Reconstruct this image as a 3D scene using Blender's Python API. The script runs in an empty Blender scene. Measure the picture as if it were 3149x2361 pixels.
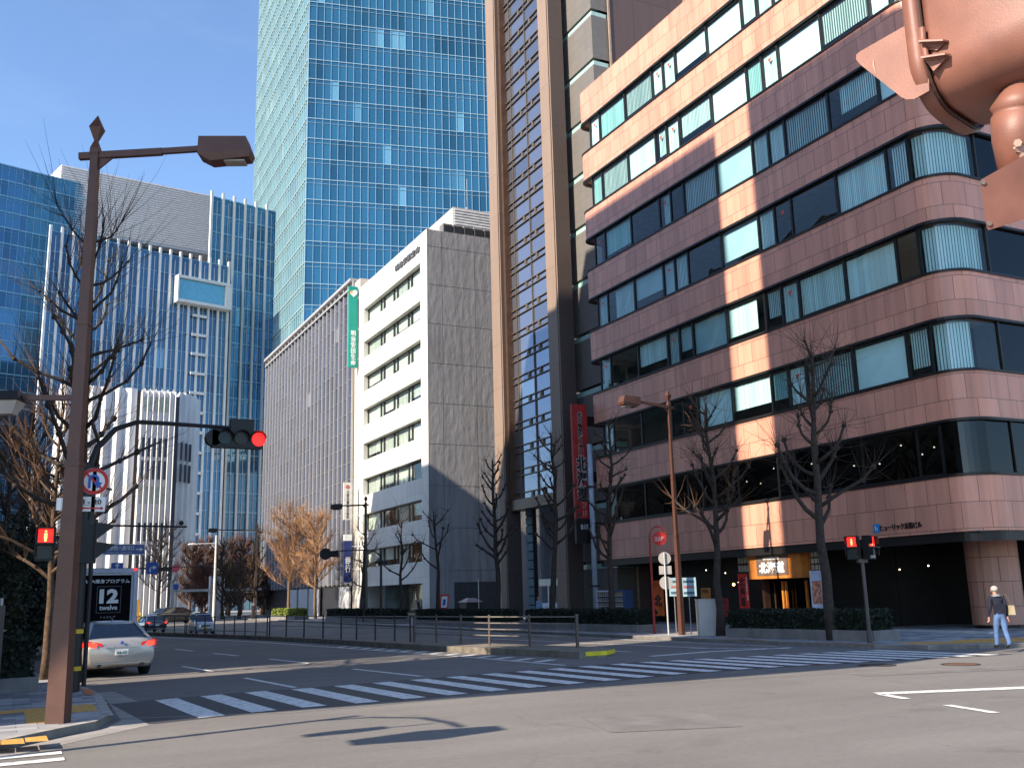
import bpy, math, random
from mathutils import Vector, Matrix
S = bpy.context.scene
COL = S.collection
rad = math.radians
# ---------------------------------------------------------------- camera
CAMH = 1.9
RW = ((0.89335211, 0.07075289, 0.44375222), (-0.44861531, 0.1971568, 0.87170723), (-0.02581296, -0.97781554, 0.20787127))
cam = bpy.data.cameras.new('camera')
cam.sensor_fit = 'HORIZONTAL'; cam.sensor_width = 36.0
cam.lens = 36.0 * 3040.0 / 3149.0
cam.clip_start = 0.1; cam.clip_end = 4000
camo = bpy.data.objects.new('camera', cam); COL.objects.link(camo)
camo.matrix_world = Matrix(((RW[0][0], -RW[0][1], -RW[0][2], 0), (RW[1][0], -RW[1][1], -RW[1][2], 0),
                            (RW[2][0], -RW[2][1], -RW[2][2], CAMH), (0, 0, 0, 1)))
S.camera = camo
# ---------------------------------------------------------------- sky, sun, exposure
SUN_EL = 32.0
SUN_DIR = Vector((-0.968 * math.cos(rad(SUN_EL)), -0.25 * math.cos(rad(SUN_EL)), math.sin(rad(SUN_EL)))).normalized()
w = bpy.data.worlds.new('World'); S.world = w; w.use_nodes = True
nt = w.node_tree
sky = nt.nodes.new('ShaderNodeTexSky'); sky.sky_type = 'NISHITA'; sky.sun_disc = False
sky.sun_elevation = rad(SUN_EL); sky.sun_rotation = math.atan2(SUN_DIR.x, SUN_DIR.y) % (2 * math.pi)
sky.air_density = 0.9; sky.dust_density = 0.35; sky.ozone_density = 3.6
bg = nt.nodes['Background']; bg.inputs['Strength'].default_value = 0.15
tcw = nt.nodes.new('ShaderNodeTexCoord'); mpw = nt.nodes.new('ShaderNodeMapping'); mpw.inputs['Scale'].default_value = (2.2, 2.2, 7.0); mpw.inputs['Rotation'].default_value = (.3, .2, .5)
nzw = nt.nodes.new('ShaderNodeTexNoise'); nzw.inputs['Scale'].default_value = 1.6; nzw.inputs['Detail'].default_value = 7; nzw.inputs['Roughness'].default_value = .62
crw = nt.nodes.new('ShaderNodeMapRange'); crw.inputs[1].default_value = .50; crw.inputs[2].default_value = .82; crw.inputs[3].default_value = 0; crw.inputs[4].default_value = .05
mxw = nt.nodes.new('ShaderNodeMix'); mxw.data_type = 'RGBA'; mxw.inputs['B'].default_value = (5.2, 5.6, 6.0, 1)
nt.links.new(tcw.outputs['Generated'], mpw.inputs[0]); nt.links.new(mpw.outputs[0], nzw.inputs['Vector']); nt.links.new(nzw.outputs['Fac'], crw.inputs[0])
nt.links.new(crw.outputs[0], mxw.inputs['Factor']); nt.links.new(sky.outputs[0], mxw.inputs['A']); nt.links.new(mxw.outputs['Result'], bg.inputs['Color'])
sun = bpy.data.lights.new('sun', 'SUN'); sun.energy = 5.0; sun.angle = rad(0.5); sun.color = (1.0, 0.86, 0.70)
suno = bpy.data.objects.new('sun', sun); COL.objects.link(suno)
suno.rotation_euler = SUN_DIR.to_track_quat('Z', 'Y').to_euler()
S.view_settings.view_transform = 'Standard'; S.view_settings.look = 'None'
S.view_settings.exposure = 1.0; S.view_settings.gamma = 1.0
S.view_settings.use_curve_mapping = False
S.cycles.max_bounces = 8; S.cycles.transparent_max_bounces = 16
S.cycles.diffuse_bounces = 3; S.cycles.glossy_bounces = 4
S.cycles.caustics_reflective = False; S.cycles.caustics_refractive = False
S.cycles.sample_clamp_indirect = 4.0
# ---------------------------------------------------------------- survey helpers: where a sight line meets a real plane
def ray(u, v):
    d = ((u - 1574.5), (v - 1180.5), 3040.0)
    return Vector(tuple(sum(RW[i][j] * d[j] for j in range(3)) for i in range(3)))
CP = Vector((0, 0, CAMH))
def gp(u, v, z=0.0):
    d = ray(u, v); return CP + d * ((z - CAMH) / d.z)
def onX(u, v, x):
    d = ray(u, v); return CP + d * (x / d.x)
def onY(u, v, y):
    d = ray(u, v); return CP + d * (y / d.y)
# ---------------------------------------------------------------- mesh builder
class MB:
    def __init__(s): s.v = []; s.f = []; s.m = []; s.uv = {}
    def add(s, vs, fs, mi=0):
        b = len(s.v); s.v += [tuple(p) for p in vs]
        for f in fs: s.f.append(tuple(b + i for i in f)); s.m.append(mi)
        return s
    def quad(s, a, b, c, d, mi=0, uv=None):
        s.add((a, b, c, d), ((0, 1, 2, 3),), mi)
        if uv: s.uv[len(s.f) - 1] = uv
        return s
    def box(s, x0, y0, z0, x1, y1, z1, mi=0):
        if x0 > x1: x0, x1 = x1, x0
        if y0 > y1: y0, y1 = y1, y0
        if z0 > z1: z0, z1 = z1, z0
        return s.add(((x0, y0, z0), (x1, y0, z0), (x1, y1, z0), (x0, y1, z0), (x0, y0, z1), (x1, y0, z1), (x1, y1, z1), (x0, y1, z1)),
              ((0, 3, 2, 1), (4, 5, 6, 7), (0, 1, 5, 4), (1, 2, 6, 5), (2, 3, 7, 6), (3, 0, 4, 7)), mi)
    def obox(s, c, ax, ay, az, mi=0):
        c = Vector(c); ax = Vector(ax); ay = Vector(ay); az = Vector(az)
        P = [c + ax * i + ay * j + az * k for k in (-1, 1) for j in (-1, 1) for i in (-1, 1)]
        return s.add(P, ((0, 2, 3, 1), (4, 5, 7, 6), (0, 1, 5, 4), (1, 3, 7, 5), (3, 2, 6, 7), (2, 0, 4, 6)), mi)
    def beam(s, a, b, w, h, mi=0):
        a = Vector(a); b = Vector(b); d = b - a; L = d.length; d.normalize()
        up = Vector((0, 0, 1)) if abs(d.z) < .95 else Vector((1, 0, 0))
        sx = d.cross(up).normalized(); sz = sx.cross(d)
        return s.obox((a + b) / 2, d * (L / 2), sx * (w / 2), sz * (h / 2), mi)
    def tube(s, pts, rads, n=6, mi=0, cap=True):
        pts = [Vector(p) for p in pts]; b = len(s.v); prev = None
        for i, p in enumerate(pts):
            d = (pts[min(i + 1, len(pts) - 1)] - pts[max(i - 1, 0)])
            d = d.normalized() if d.length > 1e-9 else Vector((0, 0, 1))
            if prev is None:
                up = Vector((0, 0, 1)) if abs(d.z) < .9 else Vector((1, 0, 0))
                x = d.cross(up).normalized()
            else:
                x = prev - d * prev.dot(d); x.normalize()
            prev = x; y = d.cross(x); r = rads[i] if isinstance(rads, (list, tuple)) else rads
            for k in range(n):
                a = 2 * math.pi * k / n
                s.v.append(tuple(p + (x * math.cos(a) + y * math.sin(a)) * r))
        for i in range(len(pts) - 1):
            for k in range(n):
                s.f.append((b + i * n + k, b + i * n + (k + 1) % n, b + (i + 1) * n + (k + 1) % n, b + (i + 1) * n + k)); s.m.append(mi)
        if cap:
            s.f.append(tuple(b + k for k in reversed(range(n)))); s.m.append(mi)
            e = b + (len(pts) - 1) * n; s.f.append(tuple(e + k for k in range(n))); s.m.append(mi)
        return s
    def prism(s, poly, z0, z1, mi=0, mtop=None):
        n = len(poly)
        A = sum(poly[i][0] * poly[(i + 1) % n][1] - poly[(i + 1) % n][0] * poly[i][1] for i in range(n))
        if A < 0: poly = list(reversed(poly))
        b = len(s.v)
        for z in (z0, z1): s.v += [(p[0], p[1], z) for p in poly]
        s.f.append(tuple(b + i for i in reversed(range(n)))); s.m.append(mi)
        s.f.append(tuple(b + n + i for i in range(n))); s.m.append(mi if mtop is None else mtop)
        for i in range(n):
            j = (i + 1) % n; s.f.append((b + i, b + j, b + n + j, b + n + i)); s.m.append(mi)
        return s
    def sheet(s, poly, z, mi=0):
        n = len(poly)
        A = sum(poly[i][0] * poly[(i + 1) % n][1] - poly[(i + 1) % n][0] * poly[i][1] for i in range(n))
        if A < 0: poly = list(reversed(poly))
        return s.add([(p[0], p[1], z) for p in poly], (tuple(range(n)),), mi)
    def extr(s, poly3, off, mi=0):
        """planar 3-D outline pushed along off, closed"""
        n = len(poly3); off = Vector(off); P = [Vector(p) for p in poly3]
        b = len(s.v); s.v += [tuple(p) for p in P] + [tuple(p + off) for p in P]
        s.f.append(tuple(b + i for i in range(n))); s.m.append(mi)
        s.f.append(tuple(b + n + i for i in reversed(range(n)))); s.m.append(mi)
        for i in range(n):
            j = (i + 1) % n; s.f.append((b + j, b + i, b + n + i, b + n + j)); s.m.append(mi)
        return s
    def ball(s, c, r, mi=0, nu=8, nv=6, sc=(1, 1, 1)):
        c = Vector(c); b = len(s.v)
        for j in range(nv + 1):
            t = math.pi * j / nv
            for i in range(nu):
                a = 2 * math.pi * i / nu
                s.v.append((c.x + r * sc[0] * math.sin(t) * math.cos(a), c.y + r * sc[1] * math.sin(t) * math.sin(a), c.z + r * sc[2] * math.cos(t)))
        for j in range(nv):
            for i in range(nu):
                k = (i + 1) % nu
                s.f.append((b + j * nu + i, b + (j + 1) * nu + i, b + (j + 1) * nu + k, b + j * nu + k)); s.m.append(mi)
        return s
    def disc(s, c, nrm, r, th, n=20, mi=0, ry=None):
        c = Vector(c); nrm = Vector(nrm).normalized()
        up = Vector((0, 0, 1)) if abs(nrm.z) < .9 else Vector((0, 1, 0))
        x = up.cross(nrm).normalized(); y = nrm.cross(x); ry = ry or r
        P = [c + x * (r * math.cos(2 * math.pi * k / n)) + y * (ry * math.sin(2 * math.pi * k / n)) for k in range(n)]
        return s.extr(P, nrm * -th, mi)
    def ring(s, c, nrm, r0, r1, th, n=24, mi=0):
        c = Vector(c); nrm = Vector(nrm).normalized(); up = Vector((0, 0, 1)) if abs(nrm.z) < .9 else Vector((0, 1, 0))
        x = up.cross(nrm).normalized(); y = nrm.cross(x)
        for k in range(n):
            a0 = 2 * math.pi * k / n; a1 = 2 * math.pi * (k + 1) / n
            e = lambda a, r: c + x * (r * math.cos(a)) + y * (r * math.sin(a))
            s.extr([e(a0, r0), e(a0, r1), e(a1, r1), e(a1, r0)], nrm * -th, mi)
        return s
    def mesh(s, name, mats, smooth=False):
        me = bpy.data.meshes.new(name); me.from_pydata(s.v, [], s.f)
        mats = mats if isinstance(mats, (list, tuple)) else [mats]
        for m in mats: me.materials.append(m)
        if len(mats) > 1: me.polygons.foreach_set('material_index', s.m)
        if smooth: me.polygons.foreach_set('use_smooth', [True] * len(s.f))
        if s.uv:
            ul = me.uv_layers.new(name='UVMap')
            for fi, q in s.uv.items():
                p = me.polygons[fi]
                for k, li in enumerate(p.loop_indices): ul.data[li].uv = q[k]
        me.update(); return me
    def build(s, name, mats, parent=None, smooth=False, loc=None):
        o = bpy.data.objects.new(name, s.mesh(name, mats, smooth)); COL.objects.link(o)
        if parent: o.parent = parent
        if loc is not None: o.location = loc
        return o
def tag(o, label=None, cat=None, group=None, kind=None):
    if label: o['label'] = label
    if cat: o['category'] = cat
    if group: o['group'] = group
    if kind: o['kind'] = kind
    return o
def thing(name, label, cat, loc=(0, 0, 0), rz=0.0, group=None):
    o = bpy.data.objects.new(name, None); COL.objects.link(o); o.empty_display_size = .2
    o.location = loc; o.rotation_euler = (0, 0, rz); return tag(o, label, cat, group)
def dup(root, loc=None, rz=None, label=None, group=None, scale=None):
    r = root.copy(); COL.objects.link(r)
    if loc is not None: r.location = loc
    if rz is not None: r.rotation_euler = (0, 0, rz)
    if label: r['label'] = label
    if group: r['group'] = group
    if scale: r.scale = scale if hasattr(scale, '__len__') else (scale,) * 3
    for ch in list(root.children):
        c = ch.copy(); COL.objects.link(c); c.parent = r
        for g in list(ch.children):
            d = g.copy(); COL.objects.link(d); d.parent = c
    return r
def struct(o): o['kind'] = 'structure'; return o
FACE_W = Matrix(((0, 0, -1), (-1, 0, 0), (0, 1, 0)))      # lettering that faces -X (towards the street)
FACE_S = Matrix(((1, 0, 0), (0, 0, -1), (0, 1, 0)))       # lettering that faces -Y (towards the crossing)
def text(name, body, m, pos, basis, h, width=None, parent=None, ext=.006, line=1.0, bold=0.0, flip=False):
    """real raised lettering, centred at pos, of height h per line"""
    c = bpy.data.curves.new('t', 'FONT'); c.body = body; c.extrude = ext; c.align_x = 'CENTER'; c.align_y = 'CENTER'
    c.space_line = line; c.resolution_u = 2; c.offset = bold
    o = bpy.data.objects.new('t', c); COL.objects.link(o)
    dg = bpy.context.evaluated_depsgraph_get(); dg.update()
    me = bpy.data.meshes.new_from_object(o.evaluated_get(dg)); bpy.data.objects.remove(o); bpy.data.curves.remove(c)
    xs = [v.co.x for v in me.vertices]; ys = [v.co.y for v in me.vertices]
    cx = (min(xs) + max(xs)) / 2; cy = (min(ys) + max(ys)) / 2
    sy = h / (max(ys) - min(ys)); sx = (width / (max(xs) - min(xs))) if width else sy
    if flip: sx = -sx
    for v in me.vertices:
        q = basis @ Vector(((v.co.x - cx) * sx, (v.co.y - cy) * sy, v.co.z)); v.co = q
    me.materials.clear(); me.materials.append(m)
    t = bpy.data.objects.new(name, me); COL.objects.link(t); t.location = pos
    if parent: t.parent = parent
    return t
# ---------------------------------------------------------------- materials
def newmat(name):
    m = bpy.data.materials.new(name); m.use_nodes = True; n = m.node_tree
    return m, n, n.nodes['Principled BSDF'], n.nodes, n.links
def mat(name, col, rough=.7, metal=0.0, var=.18, scale=2.0, bump=0.0, bscale=60.0, spec=.4, streak=0.0, emit=0.0, coat=0.0, ecol=None):
    m, n, p, N, L = newmat(name)
    p.inputs['Roughness'].default_value = rough; p.inputs['Metallic'].default_value = metal
    p.inputs['Specular IOR Level'].default_value = spec; p.inputs['Coat Weight'].default_value = coat
    tc = N.new('ShaderNodeTexCoord')
    nz = N.new('ShaderNodeTexNoise'); nz.inputs['Scale'].default_value = scale; nz.inputs['Detail'].default_value = 5
    L.new(tc.outputs['Object'], nz.inputs['Vector'])
    mr = N.new('ShaderNodeMapRange'); mr.inputs[1].default_value = .3; mr.inputs[2].default_value = .7
    mr.inputs[3].default_value = 1 - var; mr.inputs[4].default_value = 1 + var
    L.new(nz.outputs['Fac'], mr.inputs[0])
    fac = mr.outputs[0]
    if streak:
        mp = N.new('ShaderNodeMapping'); mp.inputs['Scale'].default_value = (2.2, 2.2, .12)
        L.new(tc.outputs['Object'], mp.inputs[0])
        n2 = N.new('ShaderNodeTexNoise'); n2.inputs['Scale'].default_value = 1.6; n2.inputs['Detail'].default_value = 6
        L.new(mp.outputs[0], n2.inputs['Vector'])
        r2 = N.new('ShaderNodeMapRange'); r2.inputs[1].default_value = .35; r2.inputs[2].default_value = .75
        r2.inputs[3].default_value = 1.0; r2.inputs[4].default_value = 1 - streak; L.new(n2.outputs['Fac'], r2.inputs[0])
        mu = N.new('ShaderNodeMath'); mu.operation = 'MULTIPLY'; L.new(fac, mu.inputs[0]); L.new(r2.outputs[0], mu.inputs[1]); fac = mu.outputs[0]
    vm = N.new('ShaderNodeVectorMath'); vm.operation = 'SCALE'; vm.inputs[0].default_value = col
    L.new(fac, vm.inputs['Scale']); L.new(vm.outputs[0], p.inputs['Base Color'])
    if bump:
        nb = N.new('ShaderNodeTexNoise'); nb.inputs['Scale'].default_value = bscale; nb.inputs['Detail'].default_value = 4
        L.new(tc.outputs['Object'], nb.inputs['Vector'])
        bp = N.new('ShaderNodeBump'); bp.inputs['Strength'].default_value = bump; bp.inputs['Distance'].default_value = .02
        L.new(nb.outputs['Fac'], bp.inputs['Height']); L.new(bp.outputs[0], p.inputs['Normal'])
    if emit:
        p.inputs['Emission Color'].default_value = (*(ecol or col), 1); p.inputs['Emission Strength'].default_value = emit
    return m
def glass(name, tint, refl=1.0, rough=.0, base=.04, wav=.015):
    """clear tinted pane: what is behind shows through, the sky and street mirror in it"""
    m, n, p, N, L = newmat(name); N.remove(p); out = N['Material Output']
    ge = N.new('ShaderNodeNewGeometry'); dt = N.new('ShaderNodeVectorMath'); dt.operation = 'DOT_PRODUCT'; L.new(ge.outputs['Incoming'], dt.inputs[0]); L.new(ge.outputs['Normal'], dt.inputs[1])
    ab = N.new('ShaderNodeMath'); ab.operation = 'ABSOLUTE'; L.new(dt.outputs['Value'], ab.inputs[0])
    om = N.new('ShaderNodeMath'); om.operation = 'SUBTRACT'; om.inputs[0].default_value = 1.0; L.new(ab.outputs[0], om.inputs[1])
    fr = N.new('ShaderNodeMath'); fr.operation = 'POWER'; fr.inputs[1].default_value = 5.0; L.new(om.outputs[0], fr.inputs[0])
    ma = N.new('ShaderNodeMath'); ma.operation = 'MULTIPLY_ADD'; ma.inputs[1].default_value = refl; ma.inputs[2].default_value = base; ma.use_clamp = True
    L.new(fr.outputs[0], ma.inputs[0])
    tr = N.new('ShaderNodeBsdfTransparent'); tr.inputs[0].default_value = (*tint, 1)
    gl = N.new('ShaderNodeBsdfGlossy'); gl.inputs['Roughness'].default_value = rough; gl.inputs[0].default_value = (.92, .97, 1, 1)
    tc = N.new('ShaderNodeTexCoord'); nz = N.new('ShaderNodeTexNoise'); nz.inputs['Scale'].default_value = .55; nz.inputs['Detail'].default_value = 1
    L.new(tc.outputs['Object'], nz.inputs['Vector'])
    bp = N.new('ShaderNodeBump'); bp.inputs['Strength'].default_value = wav; bp.inputs['Distance'].default_value = 1.0
    L.new(nz.outputs['Fac'], bp.inputs['Height']); L.new(bp.outputs[0], gl.inputs['Normal'])
    mx = N.new('ShaderNodeMixShader'); L.new(ma.outputs[0], mx.inputs[0]); L.new(tr.outputs[0], mx.inputs[1]); L.new(gl.outputs[0], mx.inputs[2])
    L.new(mx.outputs[0], out.inputs['Surface']); return m
def curtain(name, dark, mid, light, metal=.55, rough=.06, pale=.12, spec=.8):
    """coated curtain-wall glass: every pane (UV cell) has its own tone, runs of drawn blinds are paler"""
    m, n, p, N, L = newmat(name)
    p.inputs['Roughness'].default_value = rough; p.inputs['Metallic'].default_value = metal; p.inputs['Specular IOR Level'].default_value = spec
    uv = N.new('ShaderNodeUVMap')
    fl = N.new('ShaderNodeVectorMath'); fl.operation = 'FLOOR'; L.new(uv.outputs[0], fl.inputs[0])
    wn = N.new('ShaderNodeTexWhiteNoise'); wn.noise_dimensions = '2D'; L.new(fl.outputs[0], wn.inputs['Vector'])
    mp = N.new('ShaderNodeMapping'); mp.inputs['Scale'].default_value = (.17, 1.0, 1); L.new(fl.outputs[0], mp.inputs[0])
    nz = N.new('ShaderNodeTexNoise'); nz.inputs['Scale'].default_value = 1.7; nz.inputs['Detail'].default_value = 2; L.new(mp.outputs[0], nz.inputs['Vector'])
    r0 = N.new('ShaderNodeMapRange'); r0.inputs[1].default_value = .3; r0.inputs[2].default_value = .7; L.new(nz.outputs['Fac'], r0.inputs[0])
    av = N.new('ShaderNodeMath'); av.operation = 'MULTIPLY_ADD'; av.inputs[1].default_value = .3; L.new(wn.outputs['Value'], av.inputs[0])
    sc = N.new('ShaderNodeMath'); sc.operation = 'MULTIPLY'; sc.inputs[1].default_value = .75; L.new(r0.outputs[0], sc.inputs[0]); L.new(sc.outputs[0], av.inputs[2])
    cr = N.new('ShaderNodeValToRGB'); e = cr.color_ramp.elements
    e[0].position = .15; e[0].color = (*dark, 1); e[1].position = .6; e[1].color = (*mid, 1)
    k = e.new(1 - pale); k.color = (*mid, 1); k2 = e.new(1 - pale + .03); k2.color = (*light, 1)
    L.new(av.outputs[0], cr.inputs[0]); L.new(cr.outputs[0], p.inputs['Base Color'])
    return m
def blindmat(name, col, slat=.11, gap=.25, trans=.0):
    """vertical-slat office blind"""
    m, n, p, N, L = newmat(name); p.inputs['Roughness'].default_value = .8
    tc = N.new('ShaderNodeTexCoord'); sp = N.new('ShaderNodeSeparateXYZ'); L.new(tc.outputs['Object'], sp.inputs[0])
    ad = N.new('ShaderNodeMath'); ad.operation = 'SUBTRACT'; L.new(sp.outputs['Y'], ad.inputs[0]); L.new(sp.outputs['X'], ad.inputs[1])
    dv = N.new('ShaderNodeMath'); dv.operation = 'DIVIDE'; dv.inputs[1].default_value = slat; L.new(ad.outputs[0], dv.inputs[0])
    fr = N.new('ShaderNodeMath'); fr.operation = 'FRACT'; L.new(dv.outputs[0], fr.inputs[0])
    flo = N.new('ShaderNodeMath'); flo.operation = 'FLOOR'; L.new(dv.outputs[0], flo.inputs[0])
    wn = N.new('ShaderNodeTexWhiteNoise'); wn.noise_dimensions = '1D'; L.new(flo.outputs[0], wn.inputs['W'])
    gt = N.new('ShaderNodeMath'); gt.operation = 'GREATER_THAN'; gt.inputs[1].default_value = gap; L.new(fr.outputs[0], gt.inputs[0])
    mr = N.new('ShaderNodeMapRange'); mr.inputs[3].default_value = .75; mr.inputs[4].default_value = 1.05; L.new(wn.outputs['Value'], mr.inputs[0])
    mu = N.new('ShaderNodeMath'); mu.operation = 'MULTIPLY'; L.new(gt.outputs[0], mu.inputs[0]); L.new(mr.outputs[0], mu.inputs[1])
    mm = N.new('ShaderNodeMath'); mm.operation = 'MAXIMUM'; mm.inputs[1].default_value = .16; L.new(mu.outputs[0], mm.inputs[0])
    vm = N.new('ShaderNodeVectorMath'); vm.operation = 'SCALE'; vm.inputs[0].default_value = col; L.new(mm.outputs[0], vm.inputs['Scale'])
    L.new(vm.outputs[0], p.inputs['Base Color']); return m
def panelmat(name, col, bw, rh, mortar=.012, off=.5, rough=.55, var=.14, streak=.25, dark=.35, grain=.1, freq=2, squash=1.0, bump=0.0):
    """stone panels laid in courses; UV are metres along the wall and up it"""
    m, n, p, N, L = newmat(name); p.inputs['Roughness'].default_value = rough
    uv = N.new('ShaderNodeUVMap'); tc = N.new('ShaderNodeTexCoord')
    br = N.new('ShaderNodeTexBrick'); br.offset = off; br.offset_frequency = freq; br.squash = squash; br.squash_frequency = 2
    br.inputs['Scale'].default_value = 1; br.inputs['Mortar Size'].default_value = mortar; br.inputs['Brick Width'].default_value = bw
    br.inputs['Row Height'].default_value = rh; br.inputs['Mortar Smooth'].default_value = .1; br.inputs['Bias'].default_value = 0
    br.inputs['Color1'].default_value = (1 - var, 1 - var, 1 - var, 1); br.inputs['Color2'].default_value = (1 + var * .6,) * 3 + (1,)
    br.inputs['Mortar'].default_value = (dark, dark, dark, 1); L.new(uv.outputs[0], br.inputs['Vector'])
    mp = N.new('ShaderNodeMapping'); mp.inputs['Scale'].default_value = (1.6, .12, 1); L.new(uv.outputs[0], mp.inputs[0])
    n2 = N.new('ShaderNodeTexNoise'); n2.inputs['Scale'].default_value = 1.3; n2.inputs['Detail'].default_value = 6; L.new(mp.outputs[0], n2.inputs['Vector'])
    r2 = N.new('ShaderNodeMapRange'); r2.inputs[1].default_value = .42; r2.inputs[2].default_value = .75; r2.inputs[3].default_value = 1; r2.inputs[4].default_value = 1 - streak
    L.new(n2.outputs['Fac'], r2.inputs[0])
    n3 = N.new('ShaderNodeTexNoise'); n3.inputs['Scale'].default_value = 28; n3.inputs['Detail'].default_value = 4; L.new(uv.outputs[0], n3.inputs['Vector'])
    r3 = N.new('ShaderNodeMapRange'); r3.inputs[1].default_value = .3; r3.inputs[2].default_value = .7; r3.inputs[3].default_value = 1 - grain; r3.inputs[4].default_value = 1 + grain
    L.new(n3.outputs['Fac'], r3.inputs[0])
    mu = N.new('ShaderNodeMath'); mu.operation = 'MULTIPLY'; L.new(r2.outputs[0], mu.inputs[0]); L.new(r3.outputs[0], mu.inputs[1])
    v1 = N.new('ShaderNodeVectorMath'); v1.operation = 'MULTIPLY'; v1.inputs[1].default_value = col; L.new(br.outputs['Color'], v1.inputs[0])
    v2 = N.new('ShaderNodeVectorMath'); v2.operation = 'SCALE'; L.new(v1.outputs[0], v2.inputs[0]); L.new(mu.outputs[0], v2.inputs['Scale'])
    L.new(v2.outputs[0], p.inputs['Base Color'])
    if bump:
        nb = N.new('ShaderNodeTexNoise'); nb.inputs['Scale'].default_value = 1.0; nb.inputs['Detail'].default_value = 6
        mp2 = N.new('ShaderNodeMapping'); mp2.inputs['Scale'].default_value = (2.4, .9, 1); L.new(uv.outputs[0], mp2.inputs[0]); L.new(mp2.outputs[0], nb.inputs['Vector'])
        bp = N.new('ShaderNodeBump'); bp.inputs['Strength'].default_value = bump; bp.inputs['Distance'].default_value = .15
        L.new(nb.outputs['Fac'], bp.inputs['Height']); L.new(bp.outputs[0], p.inputs['Normal'])
    return m
def asphalt():
    m, n, p, N, L = newmat('asphalt'); p.inputs['Roughness'].default_value = .85; p.inputs['Specular IOR Level'].default_value = .25
    tc = N.new('ShaderNodeTexCoord'); vec = tc.outputs['Object']
    def nz(scale, detail, lo, hi, a, b, st=None):
        v = vec
        if st:
            mp = N.new('ShaderNodeMapping'); mp.inputs['Scale'].default_value = st; L.new(vec, mp.inputs[0]); v = mp.outputs[0]
        t = N.new('ShaderNodeTexNoise'); t.inputs['Scale'].default_value = scale; t.inputs['Detail'].default_value = detail; L.new(v, t.inputs['Vector'])
        r = N.new('ShaderNodeMapRange'); r.inputs[1].default_value = lo; r.inputs[2].default_value = hi; r.inputs[3].default_value = a; r.inputs[4].default_value = b
        L.new(t.outputs['Fac'], r.inputs[0]); return r.outputs[0]
    def mul(a, b):
        q = N.new('ShaderNodeMath'); q.operation = 'MULTIPLY'; L.new(a, q.inputs[0]); L.new(b, q.inputs[1]); return q.outputs[0]
    f = mul(mul(nz(.18, 5, .35, .7, .88, 1.1), nz(70, 3, .3, .7, .78, 1.2)), mul(nz(.6, 6, .35, .68, .92, 1.06, (.25, 1.6, 1)), nz(9, 4, .3, .7, .93, 1.07)))
    vo = N.new('ShaderNodeTexVoronoi'); vo.feature = 'DISTANCE_TO_EDGE'; vo.inputs['Scale'].default_value = .23
    wz = N.new('ShaderNodeTexNoise'); wz.inputs['Scale'].default_value = 1.1; wz.inputs['Detail'].default_value = 6; L.new(vec, wz.inputs['Vector'])
    wa = N.new('ShaderNodeVectorMath'); wa.operation = 'MULTIPLY_ADD'; wa.inputs[1].default_value = (1.6, 1.6, 0); L.new(wz.outputs['Color'], wa.inputs[0]); L.new(vec, wa.inputs[2]); L.new(wa.outputs[0], vo.inputs['Vector'])
    ck = N.new('ShaderNodeMapRange'); ck.inputs[1].default_value = .0; ck.inputs[2].default_value = .006; ck.inputs[3].default_value = .88; ck.inputs[4].default_value = 1.0; L.new(vo.outputs['Distance'], ck.inputs[0])
    f = mul(f, ck.outputs[0])
    f = mul(f, nz(.9, 7, .60, .74, 1.0, .80))
    vm = N.new('ShaderNodeVectorMath'); vm.operation = 'SCALE'; vm.inputs[0].default_value = (.190, .179, .167); L.new(f, vm.inputs['Scale'])
    L.new(vm.outputs[0], p.inputs['Base Color'])
    t = N.new('ShaderNodeTexNoise'); t.inputs['Scale'].default_value = 90; L.new(vec, t.inputs['Vector'])
    bp = N.new('ShaderNodeBump'); bp.inputs['Strength'].default_value = .35; bp.inputs['Distance'].default_value = .01
    L.new(t.outputs['Fac'], bp.inputs['Height']); L.new(bp.outputs[0], p.inputs['Normal'])
    return m
def paint(name, col, wear=.35):
    m, n, p, N, L = newmat(name); p.inputs['Roughness'].default_value = .7
    tc = N.new('ShaderNodeTexCoord'); t = N.new('ShaderNodeTexNoise'); t.inputs['Scale'].default_value = 6; t.inputs['Detail'].default_value = 8; t.inputs['Roughness'].default_value = .7
    L.new(tc.outputs['Object'], t.inputs['Vector'])
    r = N.new('ShaderNodeMapRange'); r.inputs[1].default_value = .48; r.inputs[2].default_value = .66; r.inputs[3].default_value = 1; r.inputs[4].default_value = 1 - wear; L.new(t.outputs['Fac'], r.inputs[0])
    vm = N.new('ShaderNodeVectorMath'); vm.operation = 'SCALE'; vm.inputs[0].default_value = col; L.new(r.outputs[0], vm.inputs['Scale']); L.new(vm.outputs[0], p.inputs['Base Color'])
    return m
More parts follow.
